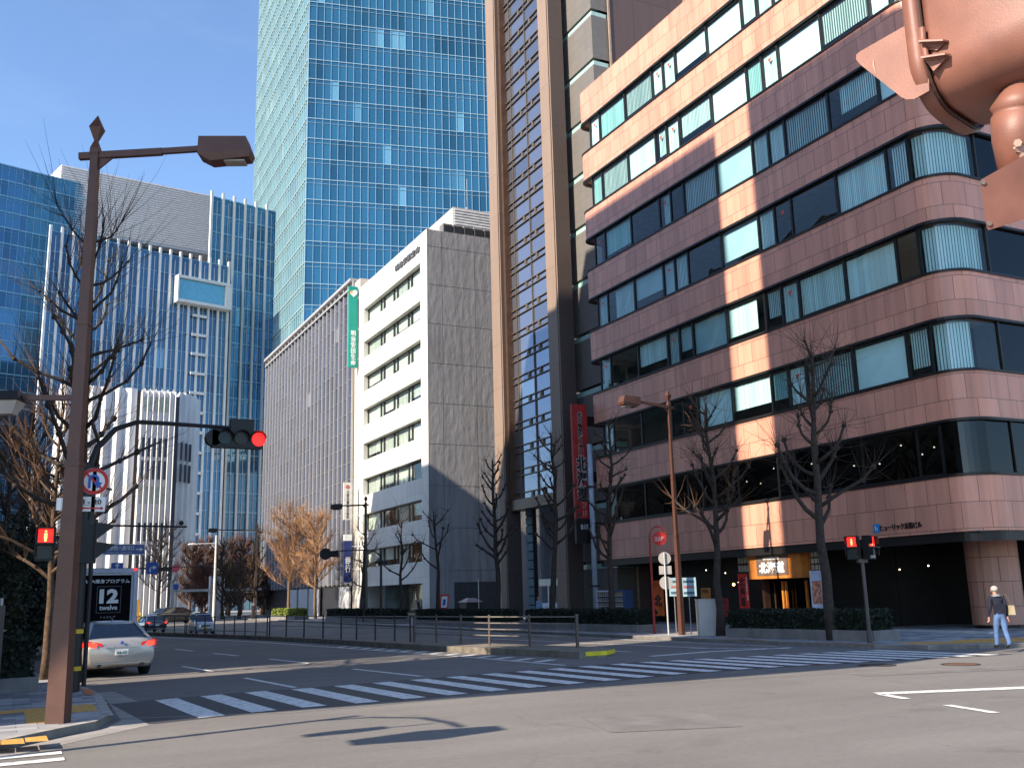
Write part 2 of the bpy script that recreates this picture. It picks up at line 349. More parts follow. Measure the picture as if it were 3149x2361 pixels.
def tiles(name, c1, c2, c3, bw, rh):
    m, n, p, N, L = newmat(name); p.inputs['Roughness'].default_value = .75
    tc = N.new('ShaderNodeTexCoord')
    br = N.new('ShaderNodeTexBrick'); br.offset = .5; br.inputs['Scale'].default_value = 1; br.inputs['Mortar Size'].default_value = .006
    br.inputs['Brick Width'].default_value = bw; br.inputs['Row Height'].default_value = rh; br.inputs['Color1'].default_value = (*c1, 1); br.inputs['Color2'].default_value = (*c2, 1)
    br.inputs['Mortar'].default_value = (*c3, 1); br.inputs['Bias'].default_value = -.1; L.new(tc.outputs['Object'], br.inputs['Vector'])
    t = N.new('ShaderNodeTexNoise'); t.inputs['Scale'].default_value = 5; t.inputs['Detail'].default_value = 6; L.new(tc.outputs['Object'], t.inputs['Vector'])
    r = N.new('ShaderNodeMapRange'); r.inputs[3].default_value = .75; r.inputs[4].default_value = 1.2; L.new(t.outputs['Fac'], r.inputs[0])
    v = N.new('ShaderNodeVectorMath'); v.operation = 'SCALE'; L.new(br.outputs['Color'], v.inputs[0]); L.new(r.outputs[0], v.inputs['Scale']); L.new(v.outputs[0], p.inputs['Base Color'])
    return m
ASPH = asphalt()
WHITEP = paint('road_paint_white', (.78, .77, .74), .55); YELP = paint('road_paint_yellow', (.75, .48, .10)); BLACKP = paint('dark_road_seal', (.045, .045, .05), .1)
CONC = mat('concrete_kerb', (.36, .34, .31), .85, var=.2, scale=3, bump=.2); CONC2 = mat('gutter_concrete', (.30, .28, .26), .85, var=.2, scale=2)
PAVE = tiles('pavement_tiles', (.40, .40, .40), (.13, .13, .15), (.09, .09, .09), .6, .3)
TACT = mat('tactile_yellow', (.62, .34, .08), .7, var=.2, scale=8)
BROWN = mat('brown_pole_paint', (.085, .034, .021), .5, var=.16, scale=4, spec=.5)
DARKM = mat('dark_metal', (.022, .022, .025), .5, var=.2); BLACK = mat('black_plastic', (.01, .01, .011), .45, var=.1)
GREYM = mat('grey_metal', (.32, .32, .33), .45, .6); WHITEM = mat('white_metal', (.75, .75, .74), .5, var=.06); GALV = mat('galvanised', (.50, .49, .46), .55, .4)
RED = mat('sign_red', (.55, .025, .02), .5, var=.05); BLUE = mat('sign_blue', (.03, .10, .42), .5, var=.05); INK = mat('ink_black', (.012, .012, .014), .6, var=0)
WHITE = mat('sign_white', (.78, .78, .76), .5, var=.04); LITRED = mat('lit_red_lamp', (.9, .03, .02), .4, emit=1.0, ecol=(1, .018, .014), var=0)
LITWHITE = mat('lit_figure', (1, .8, .4), .4, emit=1.1, ecol=(1, .42, .10), var=0); DIMGREEN = mat('unlit_green_lens', (.006, .022, .022), .25, var=0)
TAIL = mat('lit_tail_lamp', (.9, .03, .02), .3, emit=1.3, ecol=(1, .05, .025), var=0); SPOT = mat('ceiling_spot_lamp', (1, .9, .7), .4, emit=4.0, ecol=(1, .85, .6), var=0)
BARK = mat('dark_bark', (.045, .034, .028), .95, var=.35, scale=8, bump=.5, bscale=18); TWIG = mat('dark_twig', (.060, .042, .032), .9, var=.3, scale=5)
BARKL = mat('brown_bark', (.16, .105, .065), .95, var=.35, scale=8, bump=.5, bscale=18); TWIGL = mat('tan_twig', (.34, .19, .095), .9, var=.3, scale=5)
HEDGE = mat('hedge_leaves', (.010, .018, .009), .7, var=.5, scale=9); HEDGEY = mat('yellow_green_leaves', (.17, .21, .035), .7, var=.4, scale=9)
# ================================================================ ground, roads, pavements
g = MB(); g.sheet([(-700, -500), (900, -500), (900, 1200), (-700, 1200)], 0.0); struct(g.build('road', ASPH))
def pavement(name, poly, z=.12, top=PAVE, side=CONC, rim=.22):
    m = MB(); m.prism(poly, -.2, z, 0, 1); return struct(m.build(name, [side, top]))
pavement('pavement', [(1.80, 24.6), (1.90, 22.4), (1.76, 18.6), (1.42, 17.5), (.95, 17.0), (.1, 15.95), (-2.6, 14.3), (-9, 12.9), (-70, 12.5), (-70, 170), (-22, 170), (-9, 120), (-2.4, 60), (.6, 34)])
RK = [(23.0, 112), (23.1, 60), (23.15, 33), (23.35, 29), (23.65, 24.6), (23.8, 22.9), (24.4, 21.4), (26.2, 20.2), (30, 18.9), (36, 17.2), (45, 14.9), (70, 9), (95, 9), (95, 112)]
pavement('pavement', RK)
pavement('pavement', [(-60, 131), (60, 131), (60, 260), (-60, 260)])
pavement('pavement', [(-40, 3.5), (60, -4), (60, -16), (-40, -16)])
def kerb_line(pts, wd, z, name='kerb'):
    m = MB()
    for a, b in zip(pts[:-1], pts[1:]):
        a = Vector((*a, 0)); b = Vector((*b, 0)); d = (b - a).normalized(); n = Vector((-d.y, d.x, 0)) * wd
        m.extr([a + Vector((0, 0, -.1)), a + Vector((0, 0, z)), a + n + Vector((0, 0, z)), a + n + Vector((0, 0, -.1))], b - a)
    return struct(m.build(name, CONC))
kerb_line([(-22, 170), (-9, 120), (-2.4, 60), (.6, 34), (1.80, 24.6), (1.90, 22.4), (1.76, 18.6), (1.42, 17.5), (.95, 17.0), (.1, 15.95), (-2.6, 14.3), (-9, 12.9)], -.16, .125)
kerb_line([(45, 14.9), (36, 17.2), (30, 18.9), (26.2, 20.2), (24.4, 21.4), (23.8, 22.9), (23.65, 24.6), (23.35, 29), (23.15, 33), (23.1, 60), (23.0, 112)], -.16, .125)
m = MB()
gut_in = [(1.92, 24.6), (2.02, 22.4), (1.9, 18.5), (1.5, 17.35), (1.0, 16.85), (.15, 15.8), (-2.6, 14.15)]
gut_out = [(2.35, 24.6), (2.55, 21.6), (2.62, 18.7), (2.3, 17.6), (1.3, 16.4), (.25, 15.2), (-2.5, 13.6)]
for i in range(len(gut_in) - 1):
    m.quad((*gut_in[i + 1], .004), (*gut_in[i], .004), (*gut_out[i], .004), (*gut_out[i + 1], .004))
struct(m.build('gutter', CONC2))
# tactile paving of the near-left corner and of the far right corner
m = MB()
for a, b, c, d in (((6, 1505), (160, 1497), (150, 1462), (10, 1475)), ((165, 1488), (315, 1480), (300, 1446), (160, 1460)), ((-150, 1518), (0, 1509), (5, 1480), (-140, 1492))):
    k = 1050 / 2212; q = [gp(x * k, 1574 + y * k, .124) for x, y in (a, b, c, d)]; m.quad(*[tuple(p) for p in q])
m.sheet([(-4, 19.3), (1.0, 19.9), (1.0, 20.5), (-4, 19.9)], .124); m.sheet([(.45, 17.9), (1.05, 17.9), (1.05, 19.9), (.45, 19.9)], .1245); m.sheet([(1.05, 19.2), (1.6, 19.2), (1.6, 20.6), (1.05, 20.6)], .124)
m.sheet([(24.6, 21.9), (26.6, 20.75), (38, 17.3), (38, 18.2), (27, 21.6), (24.9, 23.2)], .124); m.sheet([(26.4, 21.9), (31, 20.4), (31, 21.4), (26.8, 22.7)], .1245)
struct(m.build('tactile_paving', TACT))
# worn lighter and darker slabs on the corner
random.seed(5); m = MB()
for i in range(26):
    x = random.uniform(-1, 1.4) if i < 14 else random.uniform(25, 33); y = random.uniform(17.8, 22) if i < 14 else random.uniform(21.5, 24.8)
    if x < 1.4 and x > -2 and y < 18.2: continue
    m.sheet([(x, y), (x + .6, y), (x + .6, y + .3), (x, y + .3)], .1222 + i * .00007)
struct(m.build('pale_paving', mat('pale_slab', (.42, .42, .42), .8)))
m = MB()
for a, b in (((1.72, 22.7), (1.72, 24.3)), ((23.50, 27.5), (23.42, 29.6)), ((23.86, 22.9), (23.72, 25.0))):
    a = Vector((*a, .128)); b = Vector((*b, .128)); m.quad(a + Vector((-.09, 0, 0)), a + Vector((.09, 0, 0)), b + Vector((.09, 0, 0)), b + Vector((-.09, 0, 0)))
struct(m.build('kerb_marking', mat('orange_kerb_paint', (.55, .17, .06), .7)))
# median island
ISL = [(15.2, 25.95), (16.1, 25.95), (16.75, 26.5), (17.0, 27.6), (16.2, 31), (15.3, 35.3), (14.6, 40), (13.5, 42.5), (12.0, 52), (10.3, 58.7), (8.3, 68), (4.2, 85),
       (3.2, 85), (7.2, 69), (9.6, 60), (11.4, 51.6), (12.8, 42.4), (13.55, 35), (13.9, 32.5), (14.4, 30), (15.0, 27.3)]
m = MB(); m.prism(ISL, -.2, .2, 0, 0); struct(m.build('median_island', mat('weathered_kerb', (.20, .175, .14), .9, var=.3, scale=3, bump=.3)))
m = MB(); p = Vector((15.45, 25.93, .12)); q = Vector((16.1, 25.93, .12))
m.extr([(15.4, 25.92, .07), (16.12, 25.92, .07), (16.12, 25.92, .19), (15.4, 25.92, .19)], (0, .025, 0)); m.extr([(16.12, 25.92, .07), (16.76, 26.47, .07), (16.76, 26.47, .19), (16.12, 25.92, .19)], (-.01, .03, 0))
struct(m.build('kerb_marking', mat('yellow_reflective_paint', (.75, .6, .03), .4)))
# ---- crosswalk
NEAR = [(455, 2225), (612, 2208), (774, 2191), (930, 2176), (1095, 2163), (1245, 2150), (1377, 2138), (1506, 2126), (1629, 2115), (1748, 2104), (1862, 2094), (1966, 2084), (2068, 2074.5), (2174, 2066),
        (2271, 2058.5), (2366, 2052.5), (2452, 2047), (2545, 2042), (2632, 2037), (2716, 2032), (2800, 2027.5), (2880, 2023), (2958, 2019), (3033, 2015), (3105, 2011)]
PN = [gp(u, v) for u, v in NEAR]
seal = []; st = MB()
for i, p in enumerate(PN):
    th = rad(3.2 + 2.2 * i / len(PN)); d = Vector((-math.sin(th), math.cos(th), 0)) * 3.85
    nx = (PN[min(i + 1, len(PN) - 1)] - PN[max(i - 1, 0)]).normalized() * .47
    if 0 < i < 24:
        a = p; b = p + nx
        st.quad((a.x, a.y, .009), (b.x, b.y, .009), (b.x + d.x, b.y + d.y, .009), (a.x + d.x, a.y + d.y, .009))
    seal.append((p + Vector((0, -.1, 0)), p + d + Vector((0, .12, 0))))
m = MB()
for (a, b), (c, e) in zip(seal[:-1], seal[1:]): m.quad((a.x, a.y, .0045), (c.x, c.y, .0045), (e.x, e.y, .0045), (b.x, b.y, .0045))
struct(m.build('crosswalk_seal', BLACKP)); struct(st.build('crosswalk_stripes', WHITEP))
# ---- lane lines
m = MB()
def line(pts, wd=.15, z=.009):
    for a, b in zip(pts[:-1], pts[1:]):
        a = Vector((a[0], a[1], z)); b = Vector((b[0], b[1], z)); d = (b - a).normalized(); n = Vector((-d.y, d.x, 0)) * wd / 2
        m.quad(a - n, b - n, b + n, a + n)
for a, b in (((5.03, 32.61), (5.38, 29.48)), ((5.59, 26.34), (5.9, 22.61)), ((8.04, 34.13), (8.46, 30.72)), ((7.26, 39.82), (7.62, 37.05)), ((6.61, 45), (6.94, 42.5)), ((5.9, 51), (6.25, 48)), ((8.72, 27.23), (9.22, 23.37)),
             ((4.2, 39.5), (4.55, 36.2)), ((3.5, 45.5), (3.8, 42.5)), ((5.1, 57), (5.5, 54))): line([a, b])
line([(13.55, 23.9), (13.08, 30.7), (12.06, 39.2), (10.9, 48.5), (9.2, 57), (6.8, 67)], .15)
for i in range(15):
    t = i / 14; x = 13.6 - t * 1.45 - (t ** 2) * .2; y = 24.6 + t * 15
    if i == 0: continue
    line([(x + .1, y), (x + 1.0 - .35 * t, y + .55)], .28)
line([(17.2, 25.2), (19.6, 25.6), (22.6, 25.2)], .3); line([(18.0, 27.5), (17.2, 33), (15.9, 42), (12.5, 60)], .14); line([(20.8, 27), (20.0, 34), (19, 44)], .14); line([(22.7, 26), (22.4, 34), (22.3, 60)], .12)
line([(14.0, 13.5), (16.65, 12.55), (20, 11.35), (26, 9.2)], .36); line([(13.98, 13.42), (13.73, 12.6)], .17); line([(13.49, 11.58), (13.2, 10.47)], .16)
for y in (14.98, 14.35): m.quad((-6, y - .35, .009), (.83, y - .05, .009), (.83, y + .22, .009), (-6, y - .05, .009))
m.quad((-6, 15.5, .009), (-.1, 15.55, .009), (-.1, 15.62, .009), (-6, 15.6, .009))
struct(m.build('lane_markings', WHITEP))
# long seams and tyre-polished bands in the asphalt
m = MB()
for pts, wd in (([gp(-60, 2225), gp(900, 2190), gp(1574, 2130), gp(2300, 2084), gp(3150, 2046)], .07),): line(pts, wd, .006)
struct(m.build('road_seam', mat('bitumen_seam', (.26, .25, .235), .8)))
m = MB(); m.sheet([(7.6, 12.2), (9.4, 11.6), (10.0, 13.5), (8.2, 14.1)], .0052); m.sheet([(16.5, 16.2), (20.5, 15.0), (20.8, 15.9), (16.8, 17.1)], .0053)
struct(m.build('road_patch', mat('asphalt_patch', (.165, .155, .145), .9, var=.2, scale=1.5, bump=.3, bscale=80)))
m = MB(); line([gp(2120, 1993), gp(2430, 1994)], .14)
struct(m.build('lane_markings', WHITEP))
RUST = mat('rusty_iron', (.17, .085, .05), .75, .3, var=.35, scale=6, bump=.4, bscale=30); OLDIRON = mat('worn_iron', (.07, .065, .062), .6, .4, var=.3, scale=6, bump=.4, bscale=30)
for (x, y), mt, lb in (((20.36, 16.96), RUST, 'rusty brown round manhole cover in the sunlit road by the right corner'), ((18.9, 18.15), OLDIRON, 'dark grey round manhole cover at the edge of the crosswalk')):
    t = thing('manhole_cover', lb, 'manhole cover', (x, y, 0)); a = MB(); a.disc((0, 0, .012), (0, 0, 1), .36, .01, 28); a.build('cover_plate', mt, t)
    a = MB(); a.ring((0, 0, .014), (0, 0, 1), .37, .44, .012, 28); a.build('rim', OLDIRON, t)
# ================================================================ granite office building (right)
GRAN = panelmat('pink_granite', (.68, .312, .215), 1.02, .955, .014, .36, rough=.42, var=.13, streak=.28, grain=.13)
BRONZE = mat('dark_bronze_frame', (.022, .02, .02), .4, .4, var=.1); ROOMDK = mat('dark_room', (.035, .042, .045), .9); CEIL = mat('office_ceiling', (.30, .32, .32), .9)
PANE = glass('teal_pane', (.76, .95, .95), .9, .0, .05); PANEDK = glass('smoked_pane', (.10, .13, .14), .5, .0, .035)
BL = [blindmat('white_slat_blind', (.84, .90, .88), .1, .18), blindmat('drawn_blind', (.84, .90, .89), .3, .02), blindmat('open_slat_blind', (.80, .86, .85), .12, .45), mat('roller_blind', (.82, .88, .88), .85, var=.04), mat('grey_roller_blind', (.42, .50, .52), .85, var=.12, scale=.6), blindmat('teal_slat_blind', (.40, .60, .58), .12, .22), blindmat('half_open_blind', (.62, .66, .64), .14, .62)]
def path_arc(R=1.3, dx=0.0, n=9):
    """wall line in plan, dx metres inside the facade line; returns points with running length"""
    P = [(62, 24.25 + dx), (31 + R, 24.25 + dx)]
    for k in range(1, n + 1):
        a = math.pi / 2 * k / n; P.append((31 + R - (R - dx) * math.sin(a), 24.25 + R - (R - dx) * math.cos(a)))
    P.append((31 + dx, 49.95))
    for k in range(1, 6):
        a = math.pi / 2 * k / 5; P.append((31.65 - (.65 - dx) * math.cos(a), 49.95 + (.65 - dx) * math.sin(a)))
    P.append((62, 50.6 - dx)); return P
def band(mb, P, z0, z1, mi=0, uvs=True):
    s = 0
    for a, b in zip(P[:-1], P[1:]):
        L = math.hypot(b[0] - a[0], b[1] - a[1])
        mb.quad((b[0], b[1], z0), (a[0], a[1], z0), (a[0], a[1], z1), (b[0], b[1], z1), mi, ((s + L, z0), (s, z0), (s, z1), (s + L, z1)) if uvs else None); s += L
def cap(mb, P, Q, z, mi=0):
    for i in range(len(P) - 1): mb.quad((*P[i], z), (*P[i + 1], z), (*Q[i + 1], z), (*Q[i], z), mi)
bt = thing('office_building', 'pink granite office building with ribbon windows and a rounded corner', 'building', (31, 37, 0))
B0 = Vector((-31, -37, 0))
def bld(mb, name, mats, par=bt, off=B0, smooth=False):
    o = mb.build(name, mats, par, smooth); o.location = off; return o
SILL = [5.77 + 3.9 * i for i in range(7)]; HEAD = [z + 2.08 for z in SILL]
P0, P1, P2 = path_arc(dx=0), path_arc(dx=.14), path_arc(dx=.55)
m = MB()
zs = [(3.72, SILL[0])] + [(HEAD[i], SILL[i + 1]) for i in range(6)] + [(HEAD[6], 33.45)]
for a, b in zs:
    band(m, P0, a, b); cap(m, P0, P2, b); cap(m, P2, P0, a); band(m, list(reversed(P2)), a, b)
wall = bld(m, 'wall', GRAN)
m = MB(); m.prism(P2[:-1] + [(62, 50.05)], 33.2, 33.3); bld(m, 'roof', CONC2)
m = MB()
for i in range(7):
    for z, hh in ((SILL[i] - .03, .10), (HEAD[i] - .07, .10)):
        Pa, Pb = path_arc(dx=-.05), path_arc(dx=.2); band(m, Pa, z, z + hh, uvs=False); cap(m, Pa, Pb, z + hh); cap(m, Pb, Pa, z)
bld(m, 'window_trim', BRONZE)
m = MB(); Pi = path_arc(R=1.3, dx=1.0)
Pr = [(60, 27), (33.8, 27), (33.8, 49), (60, 49)]
band(m, list(Pr), 3.8, 33, 0, False)
for i in range(7): cap(m, [P2[1], P2[11], P2[-2]], [(33.8, 27), (33.8, 27), (33.8, 49)], SILL[i] - .02, 0)
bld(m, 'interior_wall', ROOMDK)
m = MB()
for i in range(7): m.box(31.55, 25.2, HEAD[i] + .05, 33.75, 49.4, HEAD[i] + .12)
bld(m, 'ceiling', CEIL)
MUL = [49.3, 48.16, 45.29, 42.45, 41.38, 40.2, 37.42, 34.6, 33.46, 32.33, 29.52, 26.72, 25.62]
# what hangs behind each pane, row by row from the second floor up: blind kind or -1 for an open room, and how far it is drawn
random.seed(11)
NOB = {1: [1, 2, 3, 4], 2: [0, 1, 3, 11], 3: [0, 1, 4, 5, 8, 9], 4: [0, 2, 3, 4], 5: [3]}
def window(i, y0, y1, kind, pane, drawn=1.0):
    yc = (y0 + y1) / 2; zc = SILL[i] + 1.04; w_ = abs(y0 - y1) / 2; hh = .96
    fr = MB(); t = .055
    for s in (-1, 1): fr.box(.02, s * w_ - t / 2 * s - t / 2, -hh, .14, s * w_ - t / 2 * s + t / 2, hh)
    for s in (-1, 1): fr.box(.03, -w_ + t, s * (hh - .03) - .03, .13, w_ - t, s * (hh - .03) + .03)
    o = fr.build('window', BRONZE, bt); o.location = (31.06 - 31, yc - 37, zc)
    q = MB(); q.quad((.08, w_ - t, -hh + .06), (.08, -w_ + t, -hh + .06), (.08, -w_ + t, hh - .06), (.08, w_ - t, hh - .06)); q.build('pane', pane, o)
    if kind >= 0:
        b = MB(); lo = -hh + .06 + (2 * hh) * (1 - drawn) * .6; ya = w_ - .03; yb = -w_ + .03
        if kind == 2: ya = w_ - random.uniform(.05, .6) * w_
        if kind == 0: yb = -w_ + random.choice([.03, .03, .5 * w_])
        b.quad((.20, ya, lo), (.20, yb, lo), (.20, yb, hh - .12), (.20, ya, hh - .12)); b.build('blind', BL[kind], o)
for i in range(7):
    for k in range(12):
        kind = random.choice([0, 0, 1, 2, 3, 3, 4, 5, 6]); dr = random.choice([1, 1, 1, .9, .75, .55])
        if i == 0: kind = -1
        elif k in NOB.get(i, []): kind = -1 if random.random() < .6 else 2
        window(i, MUL[k], MUL[k + 1], kind, PANEDK if i == 0 else PANE, dr)
# curved corner windows: one bent pane each, with a curtain that follows the bend
CURT = blindmat('pale_curtain', (.70, .76, .76), .16, .3)
for i in range(7):
    f = MB(); Pc = path_arc(dx=.14)[1:11]; L = [(31.14, 25.6)] + list(reversed(path_arc(dx=.14)[2:11])) + [(33.4, 24.39)]
    for a, b in zip(L[:-1], L[1:]): f.quad((a[0], a[1], SILL[i] + .06), (b[0], b[1], SILL[i] + .06), (b[0], b[1], HEAD[i] - .06), (a[0], a[1], HEAD[i] - .06))
    o = bld(f, 'corner_window', PANEDK if i == 0 else PANE, smooth=True)
    c = MB(); L2 = [(31.32, 25.55)] + list(reversed(path_arc(dx=.32)[2:11])) + [(33.3, 24.58)]
    n = len(L2) - 1; keep = n if i not in (1, 5) else n - 1
    if i > 0:
        for a, b in list(zip(L2[:-1], L2[1:]))[:keep]: c.quad((a[0], a[1], SILL[i] + .08), (b[0], b[1], SILL[i] + .08), (b[0], b[1], HEAD[i] - .15), (a[0], a[1], HEAD[i] - .15))
        q = c.build('curtain', CURT, o)
    for j in range(5):
        x0 = 33.45 + j * 3.1; f = MB(); f.box(x0 + .03, 24.35, SILL[i] + .06, x0 + 3.05, 24.41, HEAD[i] - .06); s_ = bld(f, 'window', PANEDK)
    for j in range(6): f = MB(); f.box(33.40 + j * 3.1, 24.32, SILL[i] + .03, 33.48 + j * 3.1, 24.45, HEAD[i] - .03); bld(f, 'mullion', BRONZE)
    f = MB(); f.box(31.1, 25.58, SILL[i] + .03, 31.22, 25.66, HEAD[i] - .03); bld(f, 'mullion', BRONZE)
TRI = mat('red_rescue_mark', (.75, .08, .04), .5)
for i in range(1, 7):
    for k in (0, 3, 4, 8, 11):
        if random.random() < .25: continue
        y = (MUL[k] + MUL[k + 1]) / 2; z = SILL[i] + 1.45; f = MB(); f.extr([(31.125, y + .13, z + .1), (31.125, y - .13, z + .1), (31.125, y, z - .12)], (.004, 0, 0)); bld(f, 'rescue_mark', TRI)
# ground floor: dark fascia, deep shop recess, round pillar, red plinth
m = MB(); Pa, Pb = path_arc(dx=.06), path_arc(dx=3.2); band(m, Pa, 3.36, 3.72, uvs=False); bld(m, 'fascia', BRONZE)
m = MB(); m.box(31.2, 24.5, 3.66, 62, 50.4, 3.715); bld(m, 'soffit', DARKM)
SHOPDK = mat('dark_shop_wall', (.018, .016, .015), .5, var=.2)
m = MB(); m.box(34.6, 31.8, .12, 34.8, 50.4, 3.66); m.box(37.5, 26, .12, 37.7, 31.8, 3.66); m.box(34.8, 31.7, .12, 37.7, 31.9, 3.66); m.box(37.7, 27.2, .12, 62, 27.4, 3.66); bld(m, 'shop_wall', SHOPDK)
m = MB(); GP = panelmat('pillar_granite', (.50, .26, .19), 1.1, .95, .016, .4, var=.12, streak=.2, grain=.12)
cx, cy, R = 35.25, 27.3, .98; N_ = 20
for k in range(N_):
    a0 = 2 * math.pi * k / N_; a1 = 2 * math.pi * (k + 1) / N_
    m.quad((cx + R * math.cos(a0), cy + R * math.sin(a0), .25), (cx + R * math.cos(a1), cy + R * math.sin(a1), .25), (cx + R * math.cos(a1), cy + R * math.sin(a1), 3.66), (cx + R * math.cos(a0), cy + R * math.sin(a0), 3.66), 0,
           ((a0 * R, .25), (a1 * R, .25), (a1 * R, 3.66), (a0 * R, 3.66)))
m2 = MB(); m2.tube([(cx, cy, .1), (cx, cy, .26)], .9, 20)
bld(m, 'pillar', GP, smooth=True); bld(m2, 'pillar_base', BRONZE)
m = MB(); m.box(37.6, 26.1, .12, 61, 26.4, .75); bld(m, 'plinth', mat('red_brick_plinth', (.20, .07, .045), .7))
m = MB(); m.box(37.65, 26.2, .8, 61, 26.24, 3.3); bld(m, 'shop_window', PANEDK)
m = MB(); m.box(30.9, 24.4, .12, 31.3, 31.6, .19); bld(m, 'threshold', mat('pale_stone', (.42, .42, .42), .7))
for y, z in ((44, 7.2), (38, 7.0), (37, 6.8), (36, 7.4), (33.5, 7.3), (31, 6.9), (29.6, 6.8), (28.4, 7.4), (27.4, 6.9), (26.8, 7.1)): m = MB(); m.ball((32.1, y, z), .035, nu=6, nv=4); bld(m, 'ceiling_spotlight', SPOT)
for y, z in ((42, 2.7), (41, 2.2), (30.5, 2.5), (29, 2.6), (43.6, 2.9)): m = MB(); m.ball((33.6, y, z), .03, nu=6, nv=4); bld(m, 'ceiling_spotlight', SPOT)
# building name in dark letters with the small blue plate
o = text('building_name', 'ヒューリック京橋ビル', INK, (30.965 - 31, 27.85 - 37, 4.10), FACE_W, .24, 2.05, bt, .02, bold=.01)
m = MB(); m.box(30.95, 28.9, 3.93, 31.0, 29.2, 4.27); pl = bld(m, 'blue_plate', mat('cyan_blue', (.03, .25, .60), .4))
text('plate_letter', 'h', WHITE, (30.945, 29.05, 4.1), FACE_W, .2, None, pl, .003)
# restaurant front: a lit-box sign, hanging cloth, poster, sliding doors
WOOD = mat('orange_wood', (.50, .17, .03), .5, var=.2, scale=3, streak=.3); WOODD = mat('dark_wood', (.05, .022, .014), .6, var=.2)
t = thing('shop_sign', 'orange wooden box sign with white brush lettering over the restaurant doors', 'sign', (31.35, 35.7, 2.9))
m = MB(); m.box(0, -1.75, -.6, .9, 1.75, .62); m.build('sign_box', WOOD, t)
m = MB(); m.box(-.03, -.95, -.45, 0, 1.15, .47); pl = m.build('name_board', mat('weathered_board', (.14, .098, .078), .7, var=.3, scale=4, streak=.4), t)
text('lettering', '北海道', WHITE, (-.04, .1, -.1), FACE_W, .52, 1.7, pl, .012, bold=.035); text('lettering', '北の味紀行と地酒', WHITE, (-.04, .1, .31), FACE_W, .15, 1.1, pl, .008, bold=.02)
t = thing('shop_banner', 'short red cloth with black lettering hung left of the restaurant doors', 'banner', (31.5, 38.1, 1.78))
m = MB()
for k in range(6): m.box(.004 * (k % 2), -.36 + k * .12, -.82, .012 + .004 * (k % 2), -.24 + k * .12, .8)
m.build('cloth', mat('red_cloth', (.62, .035, .02), .8, var=.15), t)
text('lettering', '北\n海\n道', INK, (-.012, .08, -.05), FACE_W, 1.35, .40, t, .004, bold=.03); text('lettering', '北\nの\n味\n紀\n行\nと\n地\n酒', WHITE, (-.012, -.27, .1), FACE_W, 1.1, .10, t, .003)
t = thing('lattice_screen', 'paper lattice screens of the restaurant front, left of the doors', 'screen', (31.62, 38.1, .12))
def lattice(par, z0, z1, n, mcol, y0=-.42, y1=.42):
    a = MB(); a.box(0, y0, z0, .03, y1, z1); a.build('frame', WOODD, par); a = MB(); r = max(1, int((z1 - z0) / .27)); c = n
    for i in range(c):
        for j in range(r):
            ya = y0 + (y1 - y0) * (i + .14) / c; yb = y0 + (y1 - y0) * (i + .86) / c; za = z0 + (z1 - z0) * (j + .14) / r; zb = z0 + (z1 - z0) * (j + .86) / r; a.box(-.012, ya, za, 0, yb, zb)
    a.build('paper', mcol, par)
PAPER = mat('lattice_paper', (.42, .38, .30), .8)
lattice(t, 2.5, 3.3, 4, PAPER); lattice(t, .2, .78, 4, PAPER)
t = thing('lattice_screen', 'paper lattice screens of the restaurant front, right of the doors', 'screen', (31.62, 33.15, .12)); lattice(t, 2.45, 3.3, 4, PAPER); lattice(t, .2, .75, 4, PAPER)
t = thing('menu_poster', 'pale blue poster with a food picture right of the restaurant doors', 'poster', (31.5, 33.15, 1.75))
m = MB(); m.box(0, -.46, -.88, .03, .46, .82); m.build('poster_sheet', mat('pale_blue_paper', (.45, .52, .66), .7), t)
FOOD = mat('food_print', (.45, .20, .13), .6, var=.8, scale=7); m = MB(); m.box(-.008, -.2, -.6, 0, .36, .38); m.build('food_picture', FOOD, t)
t = thing('shop_entrance', 'dark restaurant entrance with orange door rails and glass doors', 'entrance', (32.1, 35.65, .12))
m = MB(); m.box(.4, -1.9, 0, .5, 1.75, 2.3); m.build('door_glass', PANEDK, t)
for y, w_ in ((.55, .09), (.33, .06), (-1.0, .1)): m = MB(); m.box(.1, y - w_ / 2, .1, .2, y + w_ / 2, 2.05); m.build('door_rail', WOOD, t)
for a in ((.3, 1.3, .1, .36, 1.34, 2.0), (.05, -1.95, 0, .5, -1.8, 2.3), (.05, 1.75, 0, .5, 1.9, 2.3)): m = MB(); m.box(*a); m.build('door_post', WOODD, t)
m = MB(); m.box(.0, -.95, .1, .12, -.45, .75); m.build('menu_stand', mat('menu_stand', (.40, .42, .28), .6), t)
t = thing('wall_lantern', 'small glowing orange lantern in the dark shop front', 'lantern', (33.2, 40.9, 2.1)); m = MB(); m.ball((0, 0, 0), .07, nu=8, nv=6); m.build('globe', mat('lantern_glow', (1, .4, .08), .5, emit=8, ecol=(1, .35, .08)), t); m = MB(); m.box(.05, -.02, -.02, .3, .02, .02); m.build('bracket', BLACK, t)
t = thing('shop_banner', 'red and white noren cloth hanging at the dark shop window beside a tree', 'banner', (32.6, 41.0, 1.0)); m = MB(); m.box(0, -.32, -.5, .02, .32, .45); m.build('cloth', mat('red_print', (.36, .05, .04), .8, var=.5, scale=6), t)
t = thing('shop_banner', 'tall orange banner with one black character beside the red hydrant pole', 'banner', (32.0, 45.9, 1.5)); m = MB(); m.box(0, -.5, -.95, .02, .5, .95); m.build('cloth', mat('orange_cloth', (.75, .13, .02), .8, var=.35, scale=2), t)
text('lettering', '北', INK, (-.012, 0, -.15), FACE_W, .62, .72, t, .004, bold=.04)
t = thing('menu_board', 'small orange menu board behind the grey cabinet', 'sign', (32.0, 41.7, 1.62)); m = MB(); m.box(0, -.38, -.35, .03, .38, .35); m.build('board', mat('orange_print', (.55, .20, .05), .7, var=.4, scale=6), t)
text('lettering', '炭火焼', INK, (-.012, 0, .17), FACE_W, .17, .55, t, .003)
